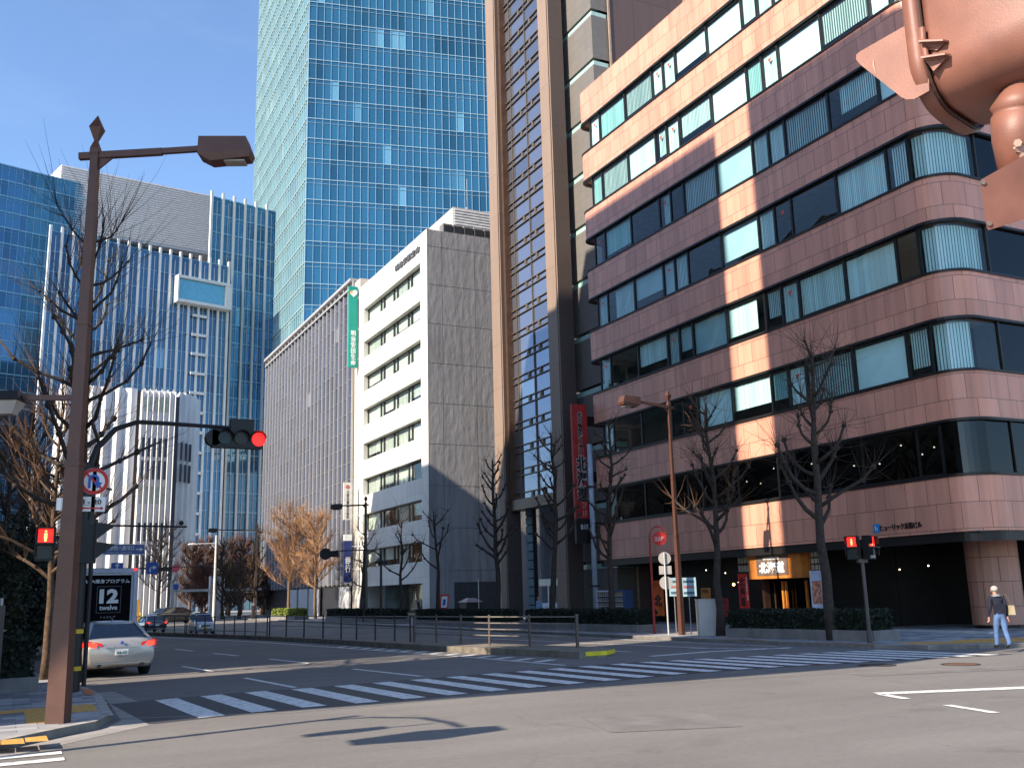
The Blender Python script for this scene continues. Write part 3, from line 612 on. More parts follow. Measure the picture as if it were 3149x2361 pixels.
# drainpipe and the tall projecting red sign at the left end
t = thing('drainpipe', 'pale blue drainpipe at the left end of the granite building', 'pipe', (30.85, 50.55, 0)); m = MB(); m.tube([(0, 0, .1), (0, 0, 10.6)], .16, 12); m.build('pipe', mat('pale_pipe', (.36, .42, .48), .5), t, True)
for z in (2.2, 5, 8): m = MB(); m.box(-.2, -.2, z, .2, .2, z + .1); m.build('pipe_clamp', DARKM, t)
q0 = onY(1758, 1243, 50.9); q1 = onY(1822, 1673, 50.9)
t = thing('vertical_sign', 'tall projecting red sign with black lettering and floor list', 'sign', (30.45, 50.9, 0))
m = MB(); m.box(-.52, 0, 6.2, .52, .22, 13.1); m.build('sign_board', mat('red_sign_face', (.40, .03, .025), .5, var=.25, scale=1.5, streak=.2), t)
m = MB(); m.box(-.52, 0, 4.75, .52, .22, 6.2); m.build('floor_panel', BLACK, t)
for z in (12.1, 8.7, 5.7): m = MB(); m.box(.52, .05, z - .3, 1.3, .17, z + .3); m.build('bracket', BLACK, t)
OUTL = mat('pale_letter_outline', (.42, .36, .34), .6)
for mm_, ext_, bo in ((OUTL, .004, .10), (INK, .012, .035)): text('lettering', '北\n海\n道', mm_, (0, -.008, 8.55), FACE_S, 2.75 if bo < .05 else 2.86, .74 if bo < .05 else .83, t, ext_, bold=bo); text('lettering', '北\nの\n味\n紀\n行\nと\n地\n酒', mm_, (0, -.008, 11.3), FACE_S, 2.6 if bo < .05 else 2.66, .34 if bo < .05 else .39, t, ext_, bold=bo)
PINKL = mat('pale_pink_letters', (.55, .28, .28), .5); text('floor_list', '2F\n1F', PINKL, (.1, -.012, 6.75), FACE_S, .85, .34, t, .006); text('floor_list', 'B1F', WHITE, (.05, -.012, 5.7), FACE_S, .28, .5, t, .006)
# ================================================================ white office building
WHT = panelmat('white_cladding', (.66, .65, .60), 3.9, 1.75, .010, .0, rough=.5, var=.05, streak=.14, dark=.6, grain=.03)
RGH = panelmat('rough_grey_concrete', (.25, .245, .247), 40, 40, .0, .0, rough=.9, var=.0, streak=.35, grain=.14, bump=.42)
WBL = mat('pale_roller_blind', (.50, .54, .50), .85, var=.1, scale=.3); WBL2 = blindmat('pale_slat_blind', (.56, .60, .56), .14, .3)
ALU = mat('dark_aluminium', (.06, .06, .058), .4, .5, var=.1)
PANEG = glass('pale_green_pane', (.90, .96, .92), .9, .0, .05)
wt = thing('office_building', 'white office building with sunken window rows and a rough grey side wall', 'building', (31, 76.65, 0))
def child(mb, name, mats, par, smooth=False):
    o = mb.build(name, mats, par, smooth); o.location = -par.location; return o
def fquad(m, x, y0, y1, z0, z1, mi=0):   # wall face towards the street, UV in metres
    m.quad((x, y1, z0), (x, y0, z0), (x, y0, z1), (x, y1, z1), mi, ((y1, z0), (y0, z0), (y0, z1), (y1, z1)))
def squad(m, y, x0, x1, z0, z1, mi=0):   # wall face towards the crossing
    m.quad((x0, y, z0), (x1, y, z0), (x1, y, z1), (x0, y, z1), mi, ((x0, z0), (x1, z0), (x1, z1), (x0, z1)))
WB = [4.78 + 3.5 * i for i in range(8)]; WT = [z + 1.68 for z in WB]; YA, YB = 78.3, 94.0; GX = 31.5
m = MB()
zz = [(3.0, WB[0])] + [(WT[i], WB[i + 1]) for i in range(7)] + [(WT[7], 33.6)]
for a, b in zz:
    fquad(m, 31, YA, YB, a, b); m.quad((31, YA, a), (31, YB, a), (GX, YB, a), (GX, YA, a)); m.quad((31, YB, b), (31, YA, b), (GX, YA, b), (GX, YB, b))
fquad(m, 31, 76.65, YA, 0, 33.6); fquad(m, 31, YB, 95.6, 0, 33.6)
for i in range(8):
    m.quad((31, YB, WB[i]), (31, YB, WT[i]), (GX, YB, WT[i]), (GX, YB, WB[i])); m.quad((31, YA, WT[i]), (31, YA, WB[i]), (GX, YA, WB[i]), (GX, YA, WT[i]))
m.quad((31, YB, 0), (31, YB, 3), (34, YB, 3), (34, YB, 0)); m.quad((31, 76.65, 33.6), (31.3, 76.65, 33.6), (31.3, 95.6, 33.6), (31, 95.6, 33.6))
m.quad((31.3, 95.6, 0), (31, 95.6, 0), (31, 95.6, 33.6), (31.3, 95.6, 33.6))
child(m, 'front_wall', WHT, wt)
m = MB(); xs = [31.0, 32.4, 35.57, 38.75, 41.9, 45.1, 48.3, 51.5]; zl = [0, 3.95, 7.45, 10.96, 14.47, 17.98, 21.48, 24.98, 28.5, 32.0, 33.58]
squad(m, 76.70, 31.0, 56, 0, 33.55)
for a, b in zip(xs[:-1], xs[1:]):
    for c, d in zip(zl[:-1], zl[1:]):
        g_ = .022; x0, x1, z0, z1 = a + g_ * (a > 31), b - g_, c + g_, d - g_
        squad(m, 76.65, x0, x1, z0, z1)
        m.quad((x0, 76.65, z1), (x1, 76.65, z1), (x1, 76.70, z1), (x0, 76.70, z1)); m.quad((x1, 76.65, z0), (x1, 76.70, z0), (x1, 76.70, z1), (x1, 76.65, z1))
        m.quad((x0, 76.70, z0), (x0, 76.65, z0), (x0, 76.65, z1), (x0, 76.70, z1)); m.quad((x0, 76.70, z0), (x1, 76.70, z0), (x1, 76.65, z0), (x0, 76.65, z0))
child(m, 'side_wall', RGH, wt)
m = MB(); m.box(31.2, 76.72, 33.3, 56, 95.6, 33.35); child(m, 'roof', CONC2, wt)
m = MB(); m.box(33.5, 76.8, .1, 36.4, 76.9, 3.1); m.box(31.62, 76.64, 0, 31.64, 76.66, .1); child(m, 'service_recess', DARKM, wt)
m = MB(); m.box(33.2, 76.6, 0, 38.5, 76.69, 3.0); child(m, 'side_shutter', mat('dark_shutter', (.03, .03, .035), .6), wt)
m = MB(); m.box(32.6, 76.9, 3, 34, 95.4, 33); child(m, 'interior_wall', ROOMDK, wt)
WY = [(93.95, 90.15), (90.05, 89.25), (89.1, 86.45), (86.3, 85.5), (85.4, 82.6), (82.5, 81.75), (81.6, 78.35)]
random.seed(4)
for i in range(8):
    for k, (y1, y0) in enumerate(WY):
        f = MB(); f.box(.0, -.04, 0, .1, .025, 1.68); f.box(.0, y1 - y0 - .025, 0, .1, y1 - y0 + .04, 1.68); f.box(.005, .025, 0, .095, y1 - y0 - .025, .06); f.box(.005, .025, 1.6, .095, y1 - y0 - .025, 1.68)
        o = f.build('window', ALU, wt); o.location = Vector((GX - .05, y0, WB[i])) - wt.location
        f = MB(); fquad(f, .05, .0, y1 - y0, .05, 1.62); f.build('pane', PANEG, o)
        if (i, k) not in ((2, 6), (1, 2), (0, 6)):
            f = MB(); fquad(f, .16, .02, y1 - y0 - .02, .05 + (random.random() < .3) * .5, 1.6); f.build('blind', random.choice([WBL, WBL, WBL2]), o)
m = MB(); fquad(m, 32.2, 78.0, 88.0, .1, 3.0); child(m, 'shop_window', PANEG, wt)
m = MB(); fquad(m, 33.9, 78.0, 94, .1, 3.0); m.box(31.1, 88, .1, 33.9, 88.2, 3); m.box(31.3, 78, 2.98, 34, 94, 3.02); child(m, 'shop_wall', mat('shop_interior', (.20, .22, .20), .8, var=.5, scale=.8), wt)
text('building_name', '明治安田生命', mat('grey_letters', (.10, .10, .11), .5), Vector((30.93, 81.35, 32.3)) - wt.location, FACE_W, .66, 6.3, wt, .05, bold=.02)
LOUV = mat('white_louvre', (.62, .63, .64), .5)
m = MB(); m.box(34.6, 79.0, 33.35, 56, 95.4, 37.1); child(m, 'roof_plant_room', WHT, wt)
m = MB()
for i in range(9): m.box(34.68, 78.86, 34.6 + i * .27, 56, 78.98, 34.6 + i * .27 + .15)
child(m, 'louvre', LOUV, wt)
for i in range(5):
    x = 32.9 + i * 1.02; m = MB(); m.box(x, 77.4, 33.35, x + .9, 78.3, 34.65); o = child(m, 'cooling_unit', mat('unit_casing', (.16, .15, .14), .6), wt)
    m = MB()
    for j in range(7): m.box(x + .06 + j * .12, 77.36, 33.5, x + .1 + j * .12, 77.395, 34.55)
    q = m.build('grille', DARKM, o)
m = MB(); m.tube([(36.2, 79.4, 37), (36.2, 79.4, 40.3)], .035, 6); m.tube([(36.2, 79.4, 37.05), (36.2, 79.4, 37.4)], .16, 8); child(m, 'antenna', GREYM, wt)
for x in (34.9, 36.9, 38.2): m = MB(); m.tube([(x, 78.6, 34.7), (x, 78.6, 34.95)], .35, 12); child(m, 'vent_cap', LOUV, wt)
# white pier between white building and the curtain-wall block, with its signs
t = thing('stair_tower', 'narrow pale stone pier between the white building and the gridded block', 'building', (31, 96.5, 0))
m = MB(); fquad(m, 31.1, 95.61, 97.4, 0, 34.8); squad(m, 95.61, 31.1, 33, 0, 34.8); m.quad((31.1, 95.61, 34.8), (33, 95.61, 34.8), (33, 97.4, 34.8), (31.1, 97.4, 34.8)); child(m, 'wall', panelmat('pale_stone_panels', (.56, .52, .45), 1.9, 1.75, .02, 0, var=.04, dark=.45), t)
GRN = mat('sign_green', (.005, .27, .21), .45, var=.06)
t = thing('vertical_sign', 'tall green sign with white lettering projecting beside the white building roof', 'sign', (30.48, 95.9, 29.55))
m = MB(); m.box(-.48, 0, -4.35, .48, .25, 4.35); m.build('sign_board', GRN, t)
for z in (-3.4, -.2, 3.2): m = MB(); m.box(.48, .06, z - .12, .7, .18, z + .12); m.build('bracket', WHITEM, t)
text('lettering', '明\n治\n安\n田\n生\n命', WHITE, (0, -.015, -2.3), FACE_S, 3.7, .55, t, .01, bold=.02)
m = MB(); m.disc((.14, -.02, 3.72), (0, -1, 0), .26, .02, 16); m.disc((-.14, -.012, 3.62), (0, -1, 0), .26, .01, 16, 1); m.extr([(-.38, -.03, 3.55), (.38, -.03, 3.55), (0, -.03, 3.18)], (0, .02, 0)); m.build('emblem', [WHITE, mat('emblem_orange', (.75, .40, .08), .5)], t)
t = thing('vertical_sign', 'tall pale grey sign with a red diamond mark and dark lettering', 'sign', (29.76, 95.0, 11.35))
m = MB(); m.box(-.42, 0, -1.85, .42, .22, 1.85); m.build('sign_board', mat('pale_sign_grey', (.62, .61, .58), .5), t)
for z in (-1.4, 1.4): m = MB(); m.box(.42, .06, z - .06, 1.3, .14, z + .06); m.build('bracket', WHITEM, t)
text('lettering', '三\n井\n倉\n庫\n株\n式\n会\n社', INK, (0, -.012, -.35), FACE_S, 2.75, .26, t, .006, bold=.02)
m = MB()
for r_, z in ((.24, 0), ): 
    for a in range(4):
        b0 = math.pi / 2 * a; b1 = math.pi / 2 * (a + 1); e = lambda b, q: (q * math.cos(b), -.014, 1.4 + q * math.sin(b)); m.extr([e(b0, .24), e(b0, .15), e(b1, .15), e(b1, .24)], (0, .012, 0))
for z in (1.34, 1.40, 1.46): m.box(-.07, -.016, z - .012, .07, 0, z + .012)
m.build('diamond_mark', RED, t)
t = thing('vertical_sign', 'navy bank sign with white lettering low on the pale pier', 'sign', (29.7, 94.6, 5.75))
m = MB(); m.box(-.4, 0, -2.3, .4, .22, 1.7); m.build('sign_board', mat('navy_sign', (.025, .04, .15), .45), t); m = MB(); m.box(-.4, -.003, 1.7, .4, .22, 2.3); m.build('white_head', WHITE, t); 
for z in (-1.1, 1.1): m = MB(); m.box(.4, .06, z, 1.3, .14, z + .1); m.build('bracket', WHITEM, t)
text('lettering', '銀\n行', WHITE, (0, -.012, -.6), FACE_S, 1.5, .55, t, .006, bold=.02)
# ================================================================ beige tower with the recessed glass bay
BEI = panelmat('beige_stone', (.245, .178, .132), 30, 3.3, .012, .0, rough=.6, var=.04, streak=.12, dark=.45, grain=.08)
GRY = panelmat('grey_stone_tiles', (.15, .14, .128), 1.5, .61, .012, .5, rough=.6, var=.06, streak=.1, dark=.7, grain=.08)
BRN = panelmat('brown_metal_panels', (.105, .068, .060), 3.0, 6.0, .02, .0, rough=.55, var=.05, streak=.1, dark=.5, grain=.04)
TG = curtain('blue_bay_glass', (.17, .19, .245), (.25, .275, .34), (.40, .43, .47), metal=.72, rough=.02, pale=.10, spec=.8)
TFR = mat('bronze_grey_frame', (.17, .135, .105), .45, .5, var=.1)
tt = thing('office_tower', 'slim beige stone tower with a recessed strip of blue glass between two piers', 'tower', (31, 58.8, 0)); TZ = 62
m = MB()
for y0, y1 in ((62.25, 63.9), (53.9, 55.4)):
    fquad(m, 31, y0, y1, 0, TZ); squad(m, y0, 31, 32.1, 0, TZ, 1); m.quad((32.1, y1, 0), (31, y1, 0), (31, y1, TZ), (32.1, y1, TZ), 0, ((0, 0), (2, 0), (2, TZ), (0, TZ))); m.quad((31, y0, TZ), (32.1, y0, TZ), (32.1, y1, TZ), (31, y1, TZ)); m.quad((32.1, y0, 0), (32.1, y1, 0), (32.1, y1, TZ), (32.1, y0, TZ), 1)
child(m, 'stone_pier', [BEI, panelmat('shaded_pier_stone', (.085, .062, .053), 30, 3.3, .012, .0, rough=.6, var=.04, streak=.12, dark=.45, grain=.08)], tt)  # pier sides: same stone, with grazing shade put into its darker colour
m = MB()
BTR = mat('bronze_trim', (.13, .075, .05), .4, .5)
for y in (55.4, 61.95): m = MB(); m.box(31.25, y, 8, 32.3, y + .3, TZ); child(m, 'pier_trim', BTR, tt)
for y in (54.05, 62.4): m = MB(); m.box(30.96, y - .03, 0, 31.02, y + .03, TZ); child(m, 'pier_trim', BTR, tt)
GXT = 31.75; y0g, y1g = 55.7, 61.95; F = 1.655; nF = 32; zb = 8.35
PY = [61.95, 61.2, 58.75, 55.7]
m = MB()
for f in range(nF): m.box(GXT - .12, y0g, zb + f * F - .06, GXT + .02, y1g, zb + f * F); m.box(GXT - .12, y0g, zb + f * F + .40, GXT + .02, y1g, zb + f * F + .46)
for f in range(nF):
    for y in (57.9, 59.6): m.box(GXT - .10, y - .12, zb + f * F, GXT, y + .12, zb + f * F + .40)
child(m, 'transom', TFR, tt)
for y in PY[1:3]: m = MB(); m.box(GXT - .09, y - .035, zb, GXT + .01, y + .035, TZ); child(m, 'mullion', TFR, tt)
for f in range(24):
    for k in range(3):
        m = MB(); a, b = PY[k + 1], PY[k]; z0 = zb + f * F; c = (f * 3 + k * 7 + .5, f + .5)
        m.quad((GXT, b, z0), (GXT, a, z0), (GXT, a, z0 + F), (GXT, b, z0 + F), 0, (c, c, c, c)); child(m, 'window', TG, tt)
m = MB(); m.quad((GXT, y1g, zb + 24 * F), (GXT, y0g, zb + 24 * F), (GXT, y0g, TZ), (GXT, y1g, TZ), 0, ((3.5, 3.5),) * 4); child(m, 'window', TG, tt)
m = MB(); m.box(31.3, 55.2, 7.6, 32.4, 62.3, 8.3); child(m, 'entrance_lintel', TFR, tt)
m = MB(); fquad(m, 33.6, 55.4, 62.3, 0, 8); child(m, 'entrance_wall', mat('blue_grey_concrete', (.24, .26, .29), .8, streak=.2), tt)
m = MB(); m.box(33.3, 56.0, .1, 33.58, 58.1, 4.2); child(m, 'entrance_door', DARKM, tt)
GBK = mat('glass_block', (.22, .33, .36), .15, var=.15)
for i in range(12): m = MB(); m.box(32.2, 61.0, .6 + i * .6, 32.5, 61.7, .6 + i * .6 + .52); child(m, 'glass_block', GBK, tt)
m = MB(); m.box(32.35, 60.9, .4, 32.62, 61.8, 8); child(m, 'block_frame', DARKM, tt)
m = MB(); m.box(31.1, 60.6, 48.9, 31.9, 61.9, 49.5); child(m, 'white_sign_box', WHITE, tt)
# grey stair wing with slot windows, brown wall behind
ya = 50.85; m = MB(); SL = [25.3 + 3.67 * i for i in range(-6, 10)]
zprev = 0
for z in SL:
    if z < 2: continue
    fquad(m, 32.6, ya, 55, zprev, z); squad(m, ya, 32.6, 33.9, zprev, z)
    m.quad((32.6, ya, z), (33, ya, z), (33, 55, z), (32.6, 55, z)); m.quad((32.6, ya, z), (33.9, ya, z), (33.9, ya + .3, z), (32.6, ya + .3, z)); zprev = z + .5
    m.quad((32.6, 55, zprev), (33.2, 55, zprev), (33.2, ya, zprev), (32.6, ya, zprev))
fquad(m, 32.6, ya, 55, zprev, TZ); squad(m, ya, 32.6, 33.9, zprev, TZ); child(m, 'stair_wing_wall', GRY, tt)
m = MB(); m.box(33.05, ya + .32, 0, 33.9, 55, TZ); child(m, 'stair_wing_core', DARKM, tt)
for z in SL:
    if z < 2: continue
    m = MB(); m.box(32.66, ya + .05, z + .02, 32.9, 54.9, z + .33); m.box(32.72, ya + .06, z + .02, 33.85, ya + .28, z + .33); child(m, 'slot_window', mat('pale_green_slot', (.34, .52, .48), .15, var=.08) if z == SL[2] or 'pale_green_slot' not in bpy.data.materials else bpy.data.materials['pale_green_slot'], tt)
m = MB(); squad(m, 50.75, 33.95, 60, 0, 64); m.quad((33.95, 54, 0), (33.95, 50.75, 0), (33.95, 50.75, 64), (33.95, 54, 64)); child(m, 'rear_wall', BRN, tt)
BJ = mat('beige_joint', (.34, .25, .18), .6)
for x in (33.93, 40.4, 46.9): m = MB(); m.box(x - .07, 50.66, 0, x + .07, 50.76, 64); child(m, 'rear_wall_joint', BJ, tt)
# ================================================================ gridded curtain-wall block
GG = curtain('grey_blue_glass', (.035, .045, .075), (.07, .09, .15), (.26, .29, .32), metal=.35, rough=.04, pale=.10, spec=.9)
FINM = mat('pale_aluminium', (.44, .43, .42), .45, .3, var=.05)
gt = thing('office_building', 'long dark glass block gridded by pale vertical fins', 'building', (31, 117, 0))
m = MB(); n = 25; y0, y1 = 97.4, 137.3; dy = (y1 - y0) / n; nz = 19; dz = 1.75
for i in range(n):
    for j in range(nz):
        a, b = y0 + i * dy, y0 + (i + 1) * dy; z0 = 3.4 + j * dz; z1 = min(z0 + dz, 34.2)
        if z0 >= 34: continue
        m.quad((31, b, z0), (31, a, z0), (31, a, z1), (31, b, z1), 0, ((i + .5, j + .5),) * 4)
child(m, 'curtain_wall', GG, gt)
for i in range(n + 1):
    m = MB(); y = y0 + i * dy; m.box(30.80, y - .07, 3.2, 31.02, y + .07, 35.2); child(m, 'fin', FINM, gt)
m = MB()
for j in range(nz): 
    z = 3.4 + j * dz
    if z < 34.3: m.box(30.95, y0, z - .045, 31.01, y1, z + .045)
child(m, 'floor_rail', mat('grey_rail', (.17, .17, .18), .5, .3), gt)
m = MB(); m.box(30.7, y0, 34.2, 31.4, y1, 34.35); m.box(31.0, y0, 34.35, 31.3, y1, 35.0); m.box(30.55, y0, 35.0, 31.5, y1 + .1, 35.3); child(m, 'parapet', FINM, gt)
m = MB(); m.box(31.3, y0, 0, 52, y1, 34.9); child(m, 'core', DARKM, gt)
PSH = mat('pale_shutter', (.45, .46, .47), .6, var=.05)
for a, b in ((98, 101.5), (109, 113), (113.6, 117.5), (118.2, 122)): m = MB(); m.box(30.9, a, .1, 31.1, b, 3.1); child(m, 'roller_shutter', PSH, gt)
# ================================================================ blue glass tower
SKG = curtain('sky_blue_glass', (.022, .10, .16), (.045, .19, .29), (.20, .46, .55), metal=.55, rough=.05, pale=.2, spec=.8)
SKG2 = curtain('pale_cyan_glass', (.10, .28, .36), (.20, .44, .52), (.42, .62, .66), metal=.75, rough=.06, pale=.2, spec=.8)  # side face: the bright sky reflection is put into a paler glass colour
MUW = mat('pale_mullion', (.36, .52, .60), .4, .4, var=.03)
gtw = thing('glass_tower', 'tall blue glass skyscraper with a pale cyan side face', 'tower', (50, 190, 0))
def curtain_face(par, A, B, z0, z1, pw, fh, gm, mm, hx=.075, vx=.036, name='curtain_wall'):
    A = Vector((*A, 0)); B = Vector((*B, 0)); d = B - A; L = d.length; d.normalize(); nrm = Vector((d.y, -d.x, 0)); n_ = max(1, round(L / pw)); r_ = max(1, round((z1 - z0) / fh)); pw = L / n_; fh = (z1 - z0) / r_
    m = MB()
    for i in range(n_):
        for j in range(r_):
            a = A + d * (i * pw); b = A + d * ((i + 1) * pw); za = z0 + j * fh; zb_ = za + fh
            m.quad((a.x, a.y, za), (b.x, b.y, za), (b.x, b.y, zb_), (a.x, a.y, zb_), 0, ((i + .5, j + .5),) * 4)
    child(m, name, gm, par); m = MB()
    for i in range(n_ + 1):
        c = A + d * (i * pw) + nrm * .06; m.obox((c.x, c.y, (z0 + z1) / 2), d * vx, nrm * .1, (0, 0, (z1 - z0) / 2))
    child(m, 'mullion', mm, par); m = MB()
    for j in range(r_ + 1):
        c = (A + B) / 2 + nrm * .05; m.obox((c.x, c.y, z0 + j * fh), d * (L / 2), nrm * .12, (0, 0, hx))
        if hx > .07: m.obox((c.x, c.y, z0 + j * fh - .95), d * (L / 2), nrm * .06, (0, 0, .03))
    child(m, 'floor_rail', mm, par)
dR = Vector((math.cos(rad(-12.2)), math.sin(rad(-12.2)), 0)); C0 = Vector((50, 190, 0)); Lp = Vector((50.8, 245.1, 0)); Rp = C0 + dR * 64
curtain_face(gtw, (C0.x, C0.y), (Rp.x, Rp.y), 37.4, 169.4, 1.62, 4.55, SKG, MUW)
curtain_face(gtw, (Lp.x, Lp.y), (C0.x, C0.y), 37.4, 169.4, 1.62, 4.55, SKG2, mat('cyan_mullion', (.42, .56, .57), .5, .2, var=.03))
m = MB(); m.prism([(C0.x + .5, C0.y + .6), (Rp.x, Rp.y + .5), (Rp.x + 3, Rp.y + 50), (Lp.x + .6, Lp.y)], 36, 170); child(m, 'core', DARKM, gtw)
m = MB(); m.prism([(C0.x - .6, C0.y - .7), (Rp.x, Rp.y - .7), (Rp.x + 3, Rp.y + 50), (Lp.x - .6, Lp.y)], 35.2, 37.3); m.prism([(C0.x + .3, C0.y + .3), (Rp.x, Rp.y), (Rp.x + 3, Rp.y + 50), (Lp.x + .3, Lp.y)], 33.4, 35.2); child(m, 'cornice', mat('cream_soffit', (.62, .58, .50), .6), gtw)
m = MB(); m.prism([(C0.x + 4, C0.y + 4), (Rp.x, Rp.y + 4), (Rp.x, Rp.y + 50), (Lp.x + 4, Lp.y)], 0, 33.4); child(m, 'podium', mat('grey_podium', (.25, .27, .30), .5), gtw)
# ================================================================ far end of the street
FG = curtain('deep_blue_glass', (.035, .12, .22), (.075, .22, .37), (.24, .46, .56), metal=.55, rough=.07, pale=.12)
ft = thing('glass_tower', 'wide deep blue glass block with a grey louvred crown', 'tower', (0, 270, 0))
dC = Vector((math.cos(rad(16.1)), math.sin(rad(16.1)), 0)); cA = Vector((-8.84, 270, 0)) - dC * 30; cB = Vector((-8.84, 270, 0)) + dC * 53.4
BLM = mat('blue_rail', (.22, .38, .50), .4, .5)
curtain_face(ft, (cA.x, cA.y), (cB.x, cB.y), 0, 113.7, 1.7, 4.2, FG, BLM, hx=.16, vx=.05)
m = MB(); m.prism([(cA.x, cA.y + .6), (cB.x, cB.y + .6), (cB.x + 2, cB.y + 40), (cA.x, cA.y + 60)], 0, 113.6); child(m, 'core', DARKM, ft)
LG = mat('grey_crown_metal', (.55, .56, .60), .7, .0, var=.06)
m = MB(); lA = Vector((5.64, 275, 0)); lB = Vector((47.5, 281, 0)); dl = (lB - lA).normalized(); nl = Vector((dl.y, -dl.x, 0)); lC = lA + Vector((-6, 22, 0))
m.prism([(lA.x, lA.y), (lB.x, lB.y), (lB.x, lB.y + 30), (lC.x, lC.y)], 100, 118.2); child(m, 'crown_screen', LG, ft)
m = MB()
for k in range(26):
    c = (lA + lB) / 2 + nl * .12; m.obox((c.x, c.y, 101 + k * .67), dl * ((lB - lA).length / 2), nl * .15, (0, 0, .1))
child(m, 'louvre', mat('pale_crown_louvre', (.66, .66, .68), .6, .0), ft)
# office blocks behind white fins
FINW = mat('white_fin', (.70, .69, .66), .5, var=.04)
FG2 = curtain('slate_blue_glass', (.03, .085, .155), (.06, .16, .27), (.16, .34, .46), metal=.5, rough=.07, pale=.10)
def fins(par, A, B, z1, sp, fw, z0=0, skip=()):
    A = Vector((*A, 0)); B = Vector((*B, 0)); d = (B - A).normalized(); L = (B - A).length; nrm = Vector((d.y, -d.x, 0)); n_ = round(L / sp)
    for i in range(n_ + 1):
        if i in skip: continue
        c = A + d * (i * L / n_) + nrm * .25; m = MB(); m.obox((c.x, c.y, (z0 + z1) / 2), d * (fw / 2), nrm * .28, (0, 0, (z1 - z0) / 2)); child(m, 'fin', FINW, par)
    m = MB()
    for i in range(n_):
        c = A + d * ((i + .5) * L / n_) + nrm * .1; m.obox((c.x, c.y, (z0 + z1) / 2 - 1), d * .045, nrm * .08, (0, 0, (z1 - z0) / 2 - 1))
    child(m, 'slim_fin', FINW, par)
a0 = Vector((2.96, 200, 0)); da = Vector((math.cos(rad(14.0)), math.sin(rad(14.0)), 0)); a1 = a0 + da * 36.4
at = thing('office_building', 'blue glass office block behind rows of white vertical fins', 'building', (a0.x, a0.y, 0))
curtain_face(at, (a0.x, a0.y), (a1.x, a1.y), 0, 72.6, 2.1, 4.1, FG2, BLM, hx=.06, vx=.04); fins(at, (a0.x, a0.y), (a1.x, a1.y), 73.7, 2.14, .42)
m = MB(); m.prism([(a0.x, a0.y + .4), (a1.x, a1.y + .4), (a1.x + 2, a1.y + 28), (a0.x + 3, a0.y + 28)], 0, 72.5); child(m, 'core', DARKM, at)
na = Vector((da.y, -da.x, 0)); c = a0 + da * 30.5
m = MB(); m.obox((*(c + na * .5).xy, 65.2), da * 5.6, na * 1.2, (0, 0, 2.3)); child(m, 'sky_lobby_window', mat('cyan_lobby_glass', (.16, .42, .52), .1, .3, var=.1), at)
m = MB()
for z in (62.7, 67.8): m.obox((*(c + na * .9).xy, z), da * 5.9, na * 1.4, (0, 0, .3))
m.obox((*(c + da * 5.2 + na * .9).xy, 65.2), da * .7, na * 1.4, (0, 0, 2.25)); m.obox((*(c - da * 5.75 + na * .9).xy, 65.2), da * .15, na * 1.4, (0, 0, 2.25)); child(m, 'lobby_frame', FINW, at)
for k in range(15):
    cc = a0 + da * 30.2 + na * .6; m = MB(); m.obox((*cc.xy, 3 + k * 4.1), da * 1.55, na * .15, (0, 0, .28)); child(m, 'stair_rung', FINW, at)
b0 = Vector((35.2, 215, 0)); b1 = b0 + da * 24
b_t = thing('office_building', 'taller finned glass block standing behind the lower finned block', 'building', (b0.x, b0.y, 0))
curtain_face(b_t, (b0.x, b0.y), (b1.x, b1.y), 0, 90.8, 2.1, 4.1, FG, BLM, hx=.12, vx=.04); fins(b_t, (b0.x, b0.y), (b1.x, b1.y), 92, 2.6, .5)
m = MB(); m.prism([(b0.x, b0.y + .4), (b1.x, b1.y + .4), (b1.x, b1.y + 20), (b0.x + 5, b0.y + 20)], 0, 90.5); child(m, 'core', DARKM, b_t)
# white folded-plate building
ZW = mat('white_folded_wall', (.74, .73, .71), .55, var=.08, scale=.4, streak=.1)
zt = thing('office_building', 'white building with pleated walls and narrow slot windows', 'building', (15, 150, 0))
m = MB(); pts = []
x = 5.0; k = 0
while x < 15.3:
    pts.append((x, 150.0 if k % 2 else 150.55)); x += .86; k += 1
pts.append((15.25, 150.2)); m.prism(pts + [(15.25, 165), (5, 165)], 0, 32.6); child(m, 'pleated_wall', ZW, zt)
m = MB(); m.prism([(15.2, 150.3), (15.8, 150.3), (15.8, 160), (15.2, 160)], 0, 32.3); child(m, 'dark_slit', DARKM, zt); m = MB(); m.prism([(20.5, 150.35), (21.25, 150.45), (21.25, 160), (20.5, 160)], 0, 31.8); child(m, 'dark_slit', mat('grey_slit', (.10, .10, .11), .6), zt)
m = MB(); m.prism([(15.75, 149.9), (20.6, 150.0), (20.6, 164), (15.75, 164)], 0, 32.1)
for k in range(6):
    xa = 15.8 + k * .8; m.extr([(xa, 149.9, 32.1), (xa + .8, 149.9, 32.1), (xa + .4, 149.9, 32.75)], (0, 1.5, 0))
child(m, 'front_wall', ZW, zt)
for k in range(7): m = MB(); xa = 15.9 + k * .77; m.extr([(xa - .13, 149.9, 0), (xa, 149.45, 0), (xa + .13, 149.9, 0)], (0, 0, 32.3)); child(m, 'pleat', ZW, zt)
m = MB(); arc = [(21.2, 150.3)]
for k in range(1, 9):
    t_ = k / 8; arc.append((21.2 + 3.9 * t_, 150.3 + 5.6 * t_ ** 1.5 + (.55 if k % 2 else 0)))
m.prism(arc + [(25.1, 165), (21.2, 165)], 0, 32.6); child(m, 'rounded_wall', ZW, zt)
SLT = mat('slot_window', (.035, .045, .075), .2, var=.2); SLP = mat('pale_slot_panel', (.42, .46, .36), .5)
